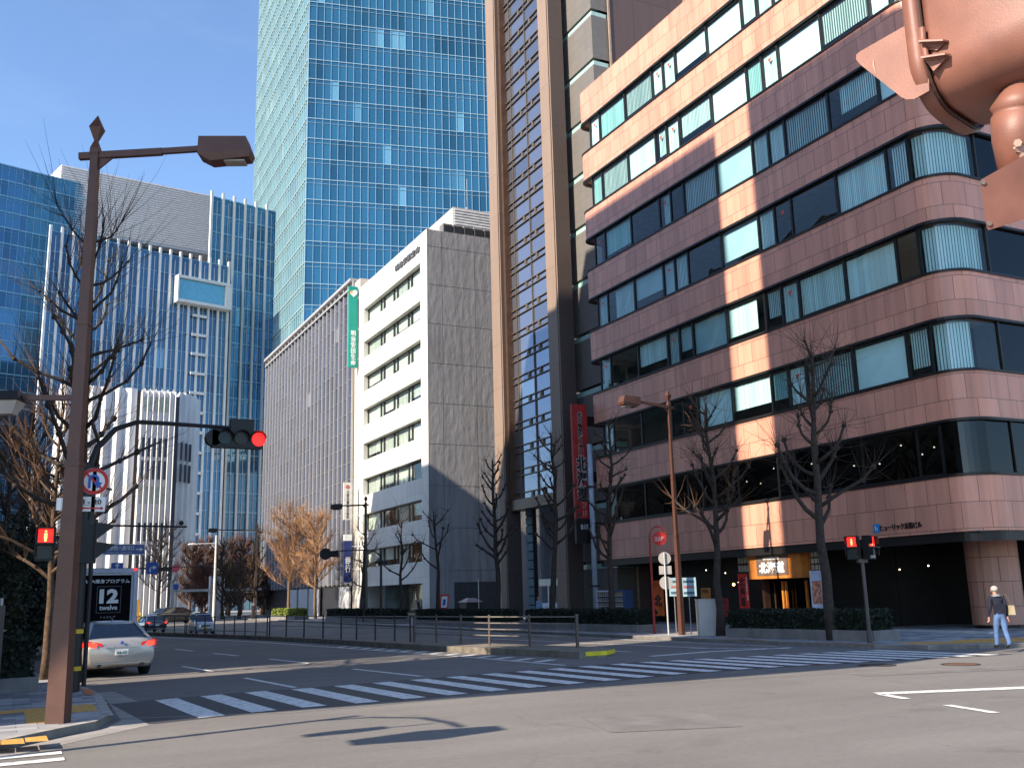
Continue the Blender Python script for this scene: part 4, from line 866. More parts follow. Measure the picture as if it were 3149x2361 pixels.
for xa in (16.22, 17.0, 17.76, 18.53, 19.3):
    for z0, z1 in ((22.65, 25.4), (19.4, 22.1)): m = MB(); m.box(xa, 149.86, z0, xa + .46, 149.92, z1); child(m, 'slot_window', SLT, zt)
    for z0, z1 in ((6, 8.6), (10.6, 13.2)): m = MB(); m.box(xa, 149.86, z0, xa + .4, 149.92, z1); child(m, 'slot_window', SLT, zt)
for q in range(3):
    xa = 21.6 + q * .75; ya_ = 150.25 + 5.6 * ((xa - 21.2) / 3.9) ** 1.5
    for z0, z1 in ((22.4, 25.0), (19.2, 21.8)): m = MB(); m.box(xa, ya_ - .25, z0, xa + .3, ya_ + .1, z1); child(m, 'slot_window', SLT, zt)
for xa in (16.22, 17.0, 17.76, 18.53, 19.3):
    for z0, z1 in ((29.3, 31.5), (15.9, 18.4)): m = MB(); m.box(xa, 149.86, z0, xa + .4, 149.92, z1); child(m, 'slot_panel', SLP, zt)
# ================================================================ blocks on the near side of the street, left of the view: they shade the road
STN = mat('grey_brown_stone', (.27, .24, .21), .7, streak=.15); OWN = mat('dark_office_glass', (.03, .04, .05), .1, spec=.9)
def side_block(label, y0, y1, H, x=-4.0, depth=24, stone=STN, poly=None):
    t = thing('office_building', label, 'building', (x, (y0 + y1) / 2, 0)); m = MB(); m.prism(poly or [(x - depth, y0), (x, y0), (x, y1), (x - depth, y1)], 0, H); child(m, 'wall', stone, t); m = MB()
    for k in range(int((H - 6) / 3.8)):
        z = 5.2 + k * 3.8; m.box(x - .01, y0 + .8, z, x + .05, y1 - .8, z + 2)
        if y0 < 17: m.box(x - depth + 1, y0 - .05, z, x - 1, y0 + .01, z + 2)
    m.box(x - .01, y0 + .6, .3, x + .05, y1 - .6, 3.6); child(m, 'window_band', OWN, t); return t
cb = side_block('tall stone block at the near left street corner', 16.8, 25.55, 47.9, poly=[(-28, 16.8), (-4, 16.8), (-4, 25.55), (-28, 19.3)])
m = MB(); m.box(-27, 14.4, 12.5, -4.02, 16.8, 47.7); m.box(-26, 12.0, 15.0, -4.3, 14.4, 47.5); child(m, 'projecting_storeys', STN, cb)  # overhang added out of view to throw shade on the far right corner
side_block('second stone block along the left pavement', 28.1, 43.4, 47.4, poly=[(-28, 21.9), (-4, 28.1), (-4, 43.4), (-28, 43.4)])
side_block('third stone block along the left pavement', 43.45, 50.2, 42.8)
side_block('low pale block in the left row', 50.25, 60.5, 25.0, stone=mat('pale_brown_stone', (.36, .33, .29), .7))
side_block('fourth stone block along the left pavement', 60.55, 81.5, 35.4)
side_block('fifth stone block set back far along the left pavement', 97.5, 122, 40, x=-16)  # unseen block added so that the far dark trees stand in shade
# ================================================================ street lamps
def street_lamp(label, loc, rz, lower=True, H=10.3, group='street lamps with square brown poles', mt=BROWN, armL=2.75, ws=1.0):
    """square stepped pole, spearhead finial, long arm along local +x with a box lantern"""
    t = thing('street_lamp', label, 'street lamp', loc, rz, group); k = H / 10.3
    m = MB()
    for z0, z1, w0, w1 in ((z0, z1, w0 * ws, w1 * ws) for z0, z1, w0, w1 in ((0.12, 4.2 * k, .145, .115), (4.2 * k, 6.6 * k, .102, .090), (6.6 * k, 9.72 * k, .083, .066))):
        P = [(-w0, -w0, z0), (w0, -w0, z0), (w0, w0, z0), (-w0, w0, z0), (-w1, -w1, z1), (w1, -w1, z1), (w1, w1, z1), (-w1, w1, z1)]
        m.add(P, ((0, 3, 2, 1), (4, 5, 6, 7), (0, 1, 5, 4), (1, 2, 6, 5), (2, 3, 7, 6), (3, 0, 4, 7)))
        m.box(-w1 - .012, -w1 - .012, z1 - .05, w1 + .012, w1 + .012, z1 + .015)
    m.build('pole', mt, t)
    m = MB(); zs = [(9.72 * k, .075), (9.78 * k, .075), (9.93 * k, .03), (10.17 * k, .105), (10.42 * k, .004)]
    for (z0, r0), (z1, r1) in zip(zs[:-1], zs[1:]):
        P = [(-r0, -r0, z0), (r0, -r0, z0), (r0, r0, z0), (-r0, r0, z0), (-r1, -r1, z1), (r1, -r1, z1), (r1, r1, z1), (-r1, r1, z1)]
        m.add(P, ((0, 3, 2, 1), (4, 5, 6, 7), (0, 1, 5, 4), (1, 2, 6, 5), (2, 3, 7, 6), (3, 0, 4, 7)))
    m.build('finial', mt, t)
    m = MB(); za = 9.66 * k; m.beam((-.28, 0, za - .02), (armL * .62, 0, za + .055), .09, .12); m.beam((armL * .6, 0, za + .06), (armL, 0, za + .105), .075, .10); m.extr([(.06, -.02, za - .28), (.3, -.02, za - .06), (.06, -.02, za - .06)], (0, .04, 0)); m.build('arm', mt, t)
    m = MB(); x0 = armL - .05; x1 = armL + .88; y = .19; z0 = za - .06; z1 = za + .26
    P = [(x0, -y, z0), (x1, -y * .95, z0 + .05), (x1, y * .95, z0 + .05), (x0, y, z0), (x0 + .01, -y, z1), (x1 - .1, -y * .9, z1), (x1 - .1, y * .9, z1), (x0 + .01, y, z1), (x0 + .22, -y * .8, z0 - .13), (x1 - .04, -y * .85, z0 - .06), (x1 - .04, y * .85, z0 - .06), (x0 + .22, y * .8, z0 - .13)]
    m.add(P, ((4, 5, 6, 7), (0, 1, 5, 4), (1, 2, 6, 5), (2, 3, 7, 6), (3, 0, 4, 7), (0, 8, 9, 1), (1, 9, 10, 2), (2, 10, 11, 3), (3, 11, 8, 0), (8, 11, 10, 9)))
    h = m.build('lamp_head', mt, t); m = MB(); m.box(x0 + .45, -.12, z0 - .125, x1 - .12, .12, z0 - .10); m.build('lens', mat('lamp_lens', (.30, .28, .24), .3) if 'lamp_lens' not in bpy.data.materials else bpy.data.materials['lamp_lens'], h)
    if lower:
        zb_ = 5.3 * k; m = MB(); m.beam((-.05, 0, zb_), (-.95, 0, zb_ + .02), .07, .09); m.build('lower_arm', mt, t)
        m = MB(); x0, x1 = -1.52, -.9; y = .22
        P = [(x0, -y, zb_ - .04), (x1, -y, zb_ - .04), (x1, y, zb_ - .04), (x0, y, zb_ - .04), (x0 + .1, -y * .7, zb_ + .12), (x1 - .06, -y * .7, zb_ + .12), (x1 - .06, y * .7, zb_ + .12), (x0 + .1, y * .7, zb_ + .12)]
        m.add(P, ((4, 5, 6, 7), (0, 1, 5, 4), (1, 2, 6, 5), (2, 3, 7, 6), (3, 0, 4, 7), (0, 3, 2, 1))); lh = m.build('lower_lamp_head', BLACK, t)
        m = MB(); m.add([(x0 + .06, -y * .8, zb_ - .045), (x1 - .05, -y * .8, zb_ - .045), (x1 - .05, y * .8, zb_ - .045), (x0 + .06, y * .8, zb_ - .045), (x0 + .16, -y * .4, zb_ - .26), (x1 - .15, -y * .4, zb_ - .26), (x1 - .15, y * .4, zb_ - .26), (x0 + .16, y * .4, zb_ - .26)],
              ((0, 4, 5, 1), (1, 5, 6, 2), (2, 6, 7, 3), (3, 7, 4, 0), (4, 7, 6, 5))); m.build('lantern_glass', mat('lantern_glass', (.35, .33, .30), .15) if 'lantern_glass' not in bpy.data.materials else bpy.data.materials['lantern_glass'], lh)
    return t
lamp = street_lamp('tall brown square street lamp in the left foreground with two lamp heads', (.89, 17.72, 0), rad(-25), armL=1.88)
m = MB(); m.tube([(-.17, .05, .75), (-.17, .05, 1.75)], .012, 6); m.box(-.175, .03, 1.73, -.13, .07, 1.78); m.build('cable_conduit', DARKM, lamp)
m = MB(); m.tube([(-.16, -.1, 3.42), (-.16, -.1, 3.62)], .055, 10); m.build('sensor', WHITE, lamp)
street_lamp('brown street lamp across the road with its arm reaching left over the kerb', (24.56, 33.7, 0), rad(187), lower=False, H=10.1, armL=1.75, ws=.7)
DK = mat('dark_brown_paint', (.03, .02, .018), .5, var=.1)
street_lamp('dark street lamp before the white building, its arm pointing left', (24, 72.1, 0), rad(120), lower=False, H=9.4, mt=DK, armL=2.6)
street_lamp('dark street lamp among the far pavement trees, its arm pointing left', (23.6, 107, 0), rad(160), lower=False, H=9.9, mt=DK, armL=4.2)
t = thing('street_lamp', 'white street lamp far off at the end of the street', 'street lamp', (19.0, 105, 0)); WL = mat('white_lamp_paint', (.62, .60, .55), .5)
m = MB(); m.tube([(0, 0, 0), (0, 0, 8.6)], [.16, .09], 8); m.build('pole', WL, t); m = MB(); m.beam((0, 0, 7.8), (-1.9, 0, 7.75), .09, .09); m.beam((0, 0, 7.2), (-.5, 0, 7.75), .05, .05); m.build('arm', WL, t); m = MB(); m.ball((-2.3, 0, 7.68), .5, sc=(1, .45, .25)); m.build('lamp_head', WL, t)
# ================================================================ traffic signals
def lens_row(par, n, x0, dx, y, z, r, lit, axis, mats):
    pass
t = thing('traffic_signal', 'horizontal traffic signal showing red on a curved arm beside the tree', 'traffic light', (1.45, 23.77, 0)); bp_ = Vector((1.57, 23.77, 0))
m = MB(); m.tube([(0, 0, .1), (0, 0, 4.2), (0, 0, 5.0)], [.13, .11, .09], 10); m.build('pole', BLACK, t)
YB_ = mat('yellow_band', (.70, .42, .02), .5)
for z in (.55, 1.32): m = MB(); m.tube([(0, 0, z), (0, 0, z + .09)], .135, 12); m.build('reflective_band', YB_, t)
m = MB(); m.tube([(0, 0, 4.7), (.18, 0, 5.35), (.55, 0, 5.8), (1.0, 0, 5.98), (1.6, 0, 5.98), (3.3, 0, 5.95)], [.075, .07, .06, .055, .05, .045], 8); m.build('arm', BLACK, t)
m = MB(); m.box(2.66, -.10, 5.47, 3.83, .14, 5.90); m.box(3.08, -.06, 5.9, 3.63, .12, 6.17); m.tube([(2.70, -.1, 5.69), (2.70, .14, 5.69)], .19, 14); hd = m.build('signal_head', BLACK, t)
for k, mt in enumerate((DIMGREEN, mat('unlit_amber_lens', (.02, .012, .004), .25), LITRED)):
    x = 2.94 + k * .38; m = MB(); m.disc((x + (.04 if k == 2 else 0), -.135, 5.685), (0, -1, 0), .165 if k == 2 else .15, .02, 20); m.build('lens', mt, hd)
    m = MB(); n_ = 14
    for j in range(n_):
        a0 = -.35 + (math.pi + .7) * j / n_; a1 = -.35 + (math.pi + .7) * (j + 1) / n_; R = .185; e = lambda a, yy, q: (x + q * math.cos(a), yy, 5.685 + q * math.sin(a))
        m.quad(e(a0, -.11, R), e(a1, -.11, R), e(a1, -.32 if math.sin(a1) > 0 else -.16, R), e(a0, -.32 if math.sin(a0) > 0 else -.16, R))
    m.build('visor', BLACK, hd)
RPH = BLACK
def ped_head(t, c, fx, fy, red=True, w_=.36, h_=.66, green=DIMGREEN):
    """two-lens walk signal facing direction (fx,fy)"""
    c = Vector(c); f = Vector((fx, fy, 0)).normalized(); s = Vector((-f.y, f.x, 0)); m = MB()
    m.obox(c, s * (w_ / 2), f * .11, (0, 0, h_ / 2)); o = m.build('signal_head', BLACK, t)
    for z, mt in ((h_ * .24, LITRED if red else DIMGREEN), (-h_ * .24, green)):
        m = MB(); m.obox(c + f * .115 + Vector((0, 0, z)), s * (w_ * .38), f * .01, (0, 0, h_ * .2)); m.build('lens', mt, o)
        m = MB(); m.obox(c + f * .2 + Vector((0, 0, z + h_ * .225)), s * (w_ / 2), f * .1, (0, 0, .012))
        for q in (-1, 1): m.obox(c + f * .17 + s * (w_ * .49 * q) + Vector((0, 0, z + .04)), s * .008, f * .08, (0, 0, h_ * .17))
        m.build('visor', BLACK, o)
    m = MB(); b = c + f * .13 + Vector((0, 0, h_ * .24)); m.obox(b + Vector((0, 0, -.005)), s * .03, f * .004, (0, 0, .055)); m.obox(b + Vector((0, 0, .085)), s * .02, f * .004, (0, 0, .02)); m.obox(b + Vector((0, 0, -.075)), s * .022, f * .004, (0, 0, .04)); m.build('standing_figure', LITWHITE, o)
    return o
t = thing('pedestrian_signal', 'pedestrian signal with a red standing figure left of the brown lamp pole', 'pedestrian light', (.66, 22.0, 0))
ped_head(t, (0, 0, 3.12), -.05, -1); m = MB(); m.tube([(.05, .15, 3.1), (.55, 1.2, 3.1)], .03, 6); m.build('bracket', BLACK, t)
t = thing('traffic_signal', 'dark side-on traffic signal with two hoods behind the brown lamp pole', 'traffic light', (1.68, 23.7, 0))
m = MB(); m.box(-.35, -.1, 2.8, .05, .2, 3.75); m.build('signal_head', BLACK, t)
for z in (3.62, 3.2):
    m = MB(); m.extr([(.0, -.16, z + .06), (.42, -.16, z + .0), (.0, -.16, z - .34)], (0, .34, 0)); m.build('visor', BLACK, t)
m = MB(); m.tube([(-.1, .05, 2.9), (-.1, .05, 4.3)], .05, 8); m.build('bracket', BLACK, t)
t = thing('vehicle_detector', 'thin dark horizontal arm with a small sensor over the left lanes', 'sensor arm', (1.75, 25.2, 0)); m = MB(); m.tube([(0, 0, 3.73), (2.1, 0, 3.71)], .025, 6); m.tube([(0, 0, .1), (0, 0, 3.9)], .05, 8); m.build('arm', BLACK, t); m = MB(); m.ball((1.97, 0, 3.8), .06); m.build('sensor', BLACK, t)
# no-U-turn sign and time plate
t = thing('road_sign', 'round no U-turn sign in red and blue on the traffic signal pole', 'road sign', (1.22, 17.98, 3.94))
m = MB(); m.disc((0, 0, 0), (0, -1, 0), .225, .015, 32); m.build('sign_disc', WHITE, t); m = MB(); m.ring((0, -.004, 0), (0, -1, 0), .165, .222, .012, 36); m.build('red_rim', RED, t)
m = MB(); e = lambda a, q: (q * math.cos(a) - .01, -.018, .03 + q * math.sin(a))
for j in range(10):
    a0 = math.pi * j / 10; a1 = math.pi * (j + 1) / 10; m.extr([e(a0, .045), e(a0, .085), e(a1, .085), e(a1, .045)], (0, .014, 0))
m.extr([(-.095, -.018, -.12), (-.055, -.018, -.12), (-.055, -.018, .03), (-.095, -.018, .03)], (0, .014, 0)); m.extr([(.035, -.018, -.02), (.075, -.018, -.02), (.075, -.018, .03), (.035, -.018, .03)], (0, .014, 0)); m.extr([(-.015, -.018, -.02), (.055, -.018, -.12), (.125, -.018, -.02)], (0, .014, 0)); m.build('turn_arrow', BLUE, t)
m = MB(); m.extr([(-.15, -.014, .128), (-.128, -.014, .15), (.15, -.014, -.128), (.128, -.014, -.15)], (0, .010, 0)); m.build('red_bar', RED, t); m = MB(); m.box(-.03, .0, -.7, .03, .04, .25); m.tube([(0, .02, -.05), (.34, .8, -.05)], .02, 6); m.build('bracket', DARKM, t)
t = thing('sign_plate', 'small white time plate reading 8-20 with a red arrow under the no U-turn sign', 'road sign', (1.21, 17.98, 3.56)); m = MB(); m.box(-.215, 0, -.125, .2, .012, .12); m.build('plate', WHITE, t); text('lettering', '8 - 20', INK, (-.02, -.006, .035), FACE_S, .085, .32, t, .003, bold=.02)
m = MB(); m.extr([(-.19, -.004, -.07), (-.14, -.004, -.035), (-.14, -.004, -.058), (.13, -.004, -.058), (.13, -.004, -.035), (.18, -.004, -.07), (.13, -.004, -.105), (.13, -.004, -.082), (-.14, -.004, -.082), (-.14, -.004, -.105)], (0, .003, 0)); m.build('red_arrow', RED, t); m = MB(); m.box(-.02, -.001, -.02, -.19, 0, -.012); m.build('rule', INK, t)
# overhead signs further down
SB = mat('pale_blue_sign', (.10, .15, .36), .5); t = thing('direction_sign', 'wide blue direction sign with a right arrow behind the signal pole', 'road sign', (5.85, 60, 4.93)); m = MB(); m.box(-1.1, 0, -.3, 1.1, .06, .3); m.build('sign_board', SB, t); m = MB(); m.box(-1.1, -.01, .26, 1.1, 0, .3); m.box(-1.1, -.01, -.3, 1.1, 0, -.26); m.box(1.06, -.01, -.26, 1.1, 0, .26); m.build('border', WHITE, t)
text('lettering', '東京駅八重洲口', WHITE, (-.25, -.012, .07), FACE_S, .26, 1.5, t, .004, bold=.02); text('lettering', 'Tokyo Sta. Yaesu Exit', WHITE, (-.25, -.012, -.17), FACE_S, .11, 1.3, t, .004); m = MB(); m.extr([(.6, -.012, .03), (.82, -.012, .03), (.82, -.012, .12), (1.0, -.012, 0), (.82, -.012, -.12), (.82, -.012, -.03), (.6, -.012, -.03)], (0, .01, 0)); m.build('arrow', WHITE, t); m = MB(); m.tube([(-1.1, .1, .1), (-5.6, .1, .1)], .06, 6); m.tube([(-5.6, .1, -4.9), (-5.6, .1, .3)], .1, 8); m.build('sign_gantry', DARKM, t)
t = thing('lane_sign', 'overhead arm with two square blue lane arrow signs and a small red light', 'road sign', (8.3, 85, 5.1)); m = MB(); m.tube([(-8.5, .1, -.42), (2.2, .1, -.42)], .07, 6); m.tube([(-8.5, .1, -5), (-8.5, .1, .2)], .12, 8); m.build('gantry_arm', DARKM, t)
for x, turn in ((-.48, 0), (2.15, 1)):
    m = MB(); m.box(x - .45, 0, -.86 if turn else -.45, x + .45, .06, .05 if turn else .05); o = m.build('sign_board', BLUE, t); m = MB(); zc = -.4
    if turn: m.box(x - .2, -.012, zc - .28, x - .1, 0, zc + .1); m.box(x - .2, -.012, zc + .0, x + .1, 0, zc + .1); m.extr([(x + .08, -.012, zc - .12), (x + .32, -.012, zc + .05), (x + .08, -.012, zc + .22)], (0, .01, 0))
    else: m.box(x - .05, -.012, zc - .02, x + .05, 0, zc + .22); m.extr([(x - .2, -.012, zc + .2), (x + .2, -.012, zc + .2), (x, -.012, zc + .4)], (0, .01, 0))
    m.build('arrow', WHITE, o)
m = MB(); m.box(.75, -.1, -.5, 1.05, 0, -.38); m.build('marker_light', LITRED, t)
# signal on the far right corner
t = thing('pedestrian_signal', 'double-headed pedestrian signal showing red at the right corner by the planter', 'pedestrian light', (24.38, 23.6, 0))
PL = mat('dull_pole', (.075, .06, .058), .5, var=.15); m = MB(); m.tube([(0, 0, .1), (0, 0, .5), (0, 0, .52), (0, 0, 2.7)], [.085, .085, .06, .055], 10); m.build('pole', PL, t); m = MB(); m.box(-.2, -.05, 2.6, .2, .05, 2.72); m.build('cross_bracket', PL, t)
vd = Vector((-24.38, -23.6, 0)).normalized(); sd = Vector((-vd.y, vd.x, 0))
ped_head(t, Vector((0, 0, 3.08)) + sd * -.23 + vd * .05, vd.x - .25, vd.y + .2, w_=.37, h_=.74); o = ped_head(t, Vector((0, 0, 3.08)) + sd * .24 + vd * -.02, .25, -1, w_=.37, h_=.74, green=mat('grey_lens', (.2, .2, .2), .3))
# far signals
def far_signal(label, loc, arm, zarm, hw=1.2, H=6.0):
    t = thing('traffic_signal', label, 'traffic light', loc); m = MB(); m.tube([(0, 0, 0), (0, 0, H)], [.11, .08], 8); m.build('pole', BLACK, t)
    d = Vector(arm); m = MB(); m.tube([(0, 0, zarm - .5), d * .12 + Vector((0, 0, zarm - .12)), d * .3 + Vector((0, 0, zarm)), d + Vector((0, 0, zarm))], [.06, .055, .05, .04], 6); m.build('arm', BLACK, t)
    m = MB(); e = d + Vector((0, 0, zarm - .2)); m.box(e.x - hw / 2, e.y - .12, e.z - .22, e.x + hw / 2, e.y + .12, e.z + .2); m.build('signal_head', BLACK, t); return t
t = far_signal('dark round-backed traffic signal on an arm before the white building', (24.0, 68.6, 0), (-3.0, 2.2, 0), 5.3, .95, 5.4)
m = MB(); m.disc((-3.5, 2.0, 5.1), (0, -1, 0), .42, .14, 18); m.build('signal_back', BLACK, t); m = MB(); m.box(-.5, -.1, 4.3, .5, .1, 4.4); m.ball((0, 0, 4.45), .18); m.build('small_bracket', BLACK, t)
far_signal('far traffic signal hanging from an arm among the dark trees', (20.4, 112, 0), (-5.5, .6, 0), 5.7, 1.9, 6.0)
# ================================================================ poles and boxes of the right pavement
t = thing('sign_post', 'white post with two round signs and a plate seen from behind, beside the lamp', 'road sign', (24.4, 34.4, 0)); SBK = mat('sign_back_grey', (.40, .37, .34), .5, .3, var=.1)
m = MB(); m.tube([(0, 0, .1), (0, 0, 3.45)], .035, 8); m.build('pole', GALV, t); vd2 = Vector((-.45, -.89, 0))
for z, r_ in ((3.2, .26), (2.2, .27)): m = MB(); m.disc(Vector((.05, .05, z)), vd2, r_, .02, 24); m.build('round_sign', SBK, t)
m = MB(); m.obox((.05, .05, 2.72), Vector((.89, -.45, 0)) * .26, vd2 * .01, (0, 0, .17)); m.build('plate_sign', SBK, t)
t = thing('hydrant_sign', 'red hydrant pole with a round red sign hanging in its hooked top', 'sign', (24.75, 35.9, 0)); REDP = mat('red_pole_paint', (.33, .03, .03), .5, var=.15)
pts = [(0, 0, .1), (0, 0, 4.15)] + [(.36 - .36 * math.cos(a), -.12 * (1 - math.cos(a)), 4.2 + .42 * math.sin(a)) for a in [math.pi * j / 8 for j in range(9)]] + [(.68, -.24, 3.98)]
m = MB(); m.tube(pts, [.055, .045] + [.03] * 10, 8); m.build('pole', REDP, t); m = MB(); m.tube([(.40, -.14, 4.62), (.40, -.14, 4.42)], .012, 5); m.disc((.40, -.16, 4.1), Vector((-.45, -.89, 0)), .30, .03, 28); d_ = m.build('sign_disc', RED, t)
text('lettering', '消火栓', mat('pale_red_letters', (.70, .35, .33), .5), (.40 - .02, -.165 - .02, 4.08), Matrix(((.89, 0, -.45), (-.45, 0, -.89), (0, 1, 0))), .22, .42, d_, .008, bold=.03)
t = thing('utility_cabinet', 'plain grey utility cabinet on the kerb beside the lamp', 'cabinet', (25.0, 32.5, 0)); m = MB(); m.obox((0, 0, .8), Vector((.89, -.45, 0)) * .42, Vector((.45, .89, 0)) * .3, (0, 0, .68)); m.build('body', mat('cabinet_grey', (.43, .41, .38), .55, var=.06), t); m = MB(); m.obox((0, 0, 1.5), Vector((.89, -.45, 0)) * .44, Vector((.45, .89, 0)) * .32, (0, 0, .025)); m.build('lid', mat('cabinet_lid', (.35, .36, .37), .5), t)
for u0, lb, w_ in ((2073, 'pale blue notice board left of the lamp pole', .42), (2118, 'pale blue notice board right of the lamp pole', .62)):
    p = onX(u0, 1804, 25.2); t = thing('notice_board', lb, 'sign', p); m = MB(); m.obox((0, 0, 0), Vector((.89, -.45, 0)) * (w_ / 2), Vector((.45, .89, 0)) * .015, (0, 0, .38)); m.build('board', mat('pale_blue_board', (.28, .40, .46), .6), t)
    m = MB()
    for j, (z, c_) in enumerate(((.22, 0), (.0, 1), (-.24, 0))):
        m.obox(Vector((-.45, -.89, 0)) * .02 + Vector((0, 0, z)), Vector((.89, -.45, 0)) * (w_ * .36), Vector((.45, .89, 0)) * .004, (0, 0, .05 if j else .045), c_)
    m.build('printed_lines', [mat('dark_print', (.05, .10, .13), .6), mat('red_print_line', (.35, .13, .14), .6)], t); m = MB(); m.tube([(0, .02, -.38), (0, .02, .12 - p.z)], .02, 6); m.build('post', GREYM, t)
# vending machines
def vending(label, loc, body, panel, pic):
    t = thing('vending_machine', label, 'vending machine', loc, rad(-63), 'vending machines by the tower'); m = MB(); m.box(-.5, -.35, 0, .5, .4, 1.85); m.build('body', body, t)
    m = MB(); m.box(-.44, -.37, .95, .36, -.35, 1.78); w_ = m.build('display_window', mat('display_dark', (.10, .09, .085), .3), t)
    for r_ in range(3):
        m = MB(); m.box(-.44, -.40, 1.02 + r_ * .27, .36, -.37, 1.05 + r_ * .27); m.build('shelf', mat('shelf_' + 'abc'[r_] + body.name, (.55, .52, .5), .5), w_); m = MB()
        for k in range(7): m.tube([(-.39 + k * .115, -.385, 1.05 + r_ * .27), (-.39 + k * .115, -.385, 1.2 + r_ * .27)], .03, 6)
        m.build('drink_row', mat('drink_' + 'abc'[r_] + body.name, ((.30, .28, .25), (.22, .25, .33), (.33, .22, .17))[r_], .4, var=.6, scale=12), w_)
    m = MB(); m.box(-.44, -.37, .12, .4, -.35, .88); m.build('lower_panel', panel, t); m = MB(); m.box(-.34, -.38, .42, .02, -.365, .8); m.build('picture', pic, t); m = MB(); m.box(-.3, -.38, .16, .2, -.365, .34); m.build('delivery_flap', DARKM, t)
    return t
VP = onX(1862, 1903, 30.0); vending('white vending machine with an orange picture beside the drainpipe', (28.4, 45.3, .12), mat('vend_white', (.50, .56, .66), .4), mat('vend_panel', (.52, .58, .68), .4), mat('orange_picture', (.55, .22, .06), .5, var=.5, scale=8))
vending('dark blue vending machine next to the white one', (28.4, 44.1, .12), mat('vend_blue', (.05, .09, .20), .4), mat('vend_black', (.015, .015, .02), .3), mat('beige_picture', (.40, .28, .16), .5, var=.4, scale=8))
t = thing('rubbish_sack', 'small pale rubbish sack left of the white vending machine', 'sack', (28.2, 46.5, .12)); m = MB(); m.ball((0, 0, .32), .36, nu=10, nv=8, sc=(1, .9, 1)); m.ball((.04, 0, .62), .12, nu=8, nv=6); m.build('sack', mat('pale_plastic', (.33, .36, .40), .5, var=.25, scale=6), t, True)
# forecourt of the tower
p = onX(1685, 1790, 27); t = thing('post_sign', 'white rectangular sign on a slim post before the tower entrance', 'sign', (p.x, p.y, 0)); m = MB(); m.tube([(0, 0, .1), (0, 0, p.z)], .04, 8); m.build('post', WHITEM, t); m = MB(); m.obox((.02, 0, p.z), Vector((.89, -.45, 0)) * .52, Vector((.45, .89, 0)) * .06, (0, 0, .19)); m.build('sign_board', mat('cream_sign', (.66, .66, .55), .5), t)
p = onX(1471, 1780, 25); t = thing('flagpole', 'slim pale bare pole before the grey side wall', 'pole', (p.x, p.y, 0)); m = MB(); m.tube([(0, 0, .1), (0, 0, p.z)], .03, 6); m.build('pole', GALV, t)
p = onX(1538, 1700, 26); t = thing('flagpole', 'slim white pole beside the tree trunk at the tower', 'pole', (p.x, p.y, 0)); m = MB(); m.tube([(0, 0, .1), (0, 0, 7.5)], .035, 6); m.build('pole', GALV, t)
for i, (u, v) in enumerate(((1679, 1879), (1703, 1879))):
    p = onX(u, v, 27.5); t = thing('leaflet_stand', ('left' if i == 0 else 'right') + ' one of two low white leaflet stands at the tower entrance', 'stand', (p.x, p.y, 0), 0, 'leaflet stands'); m = MB(); m.obox((0, 0, 1.0), Vector((.89, -.45, 0)) * .2, Vector((.3, .6, .6)) * .12, (0, 0, .3)); m.build('rack', mat('rack_white' + str(i), (.55, .6, .68), .5), t); m = MB(); m.tube([(0, 0, .1), (0, 0, .9)], .03, 6); m.build('leg', GREYM, t)
p = onX(1366, 1850, 26); t = thing('road_sign', 'small red and white board at a tree foot by the grey side wall', 'road sign', (p.x, p.y, 0), 0); m = MB(); m.tube([(0, 0, .1), (0, 0, p.z)], .03, 6); m.build('post', GALV, t); m = MB(); m.obox((0, 0, p.z), Vector((.89, -.3, 0)) * .3, Vector((.3, .89, 0)) * .02, (.05, 0, .5)); b_ = m.build('board', RED, t); m = MB(); m.obox((-.01, -.03, p.z), Vector((.89, -.3, 0)) * .2, Vector((.3, .89, 0)) * .02, (.03, 0, .36)); m.build('inner_panel', WHITE, b_); m = MB(); m.obox((-.02, -.06, p.z - .02), Vector((.89, -.3, 0)) * .1, Vector((.3, .89, 0)) * .01, (.02, 0, .2)); m.build('blue_mark', BLUE, b_)
p = onX(1447, 1860, 25.5); t = thing('waste_bin', 'dark rubbish bin with a grey hipped lid by the grey side wall', 'bin', (p.x, p.y, 0)); m = MB(); m.box(-.5, -.5, .12, .5, .5, 1.5); m.build('body', DARKM, t); m = MB(); m.add([(-.6, -.6, 1.5), (.6, -.6, 1.5), (.6, .6, 1.5), (-.6, .6, 1.5), (-.2, -.2, 1.75), (.2, -.2, 1.75), (.2, .2, 1.75), (-.2, .2, 1.75)], ((0, 1, 5, 4), (1, 2, 6, 5), (2, 3, 7, 6), (3, 0, 4, 7), (4, 5, 6, 7), (3, 2, 1, 0))); m.build('lid', GREYM, t)
# ================================================================ median railing
FP = [(1786, 1991), (1567, 1984), (1496, 1982), (1418, 1978), (1349, 1976), (1283, 1973)]
NP_ = [gp(u, v, .2) for u, v in FP]; NP_ = [Vector((16.28, 27.9, .2)), Vector((15.73, 30.1, .2)), Vector((15.2, 32.1, .2)), Vector((14.95, 34.0, .2)), Vector((14.65, 35.6, .2)), Vector((14.3, 37.0, .2))]
FENB = mat('brown_railing', (.13, .10, .085), .55, .3, var=.15); FENR = mat('worn_rail', (.30, .27, .24), .45, .5, var=.15); FEND = mat('dark_railing', (.03, .026, .025), .5, var=.2)
def railing(label, P, H, rails, pr, pm, rm, group, thick_ends=False):
    o = P[0]; t = thing('railing', label, 'railing', o, 0, group)
    for k, p in enumerate(P):
        m = MB(); q = p - o; r_ = pr * (1.35 if thick_ends and k in (0, len(P) - 1) else 1); m.tube([q, q + Vector((0, 0, H - .01))], r_, 8); m.ball(q + Vector((0, 0, H)), r_ * 1.15, nu=8, nv=5); m.build('post', pm, t)
    for z in rails:
        m = MB(); m.tube([p - o + Vector((0, 0, z)) for p in P], .022, 6); m.build('rail', rm, t)
    return t
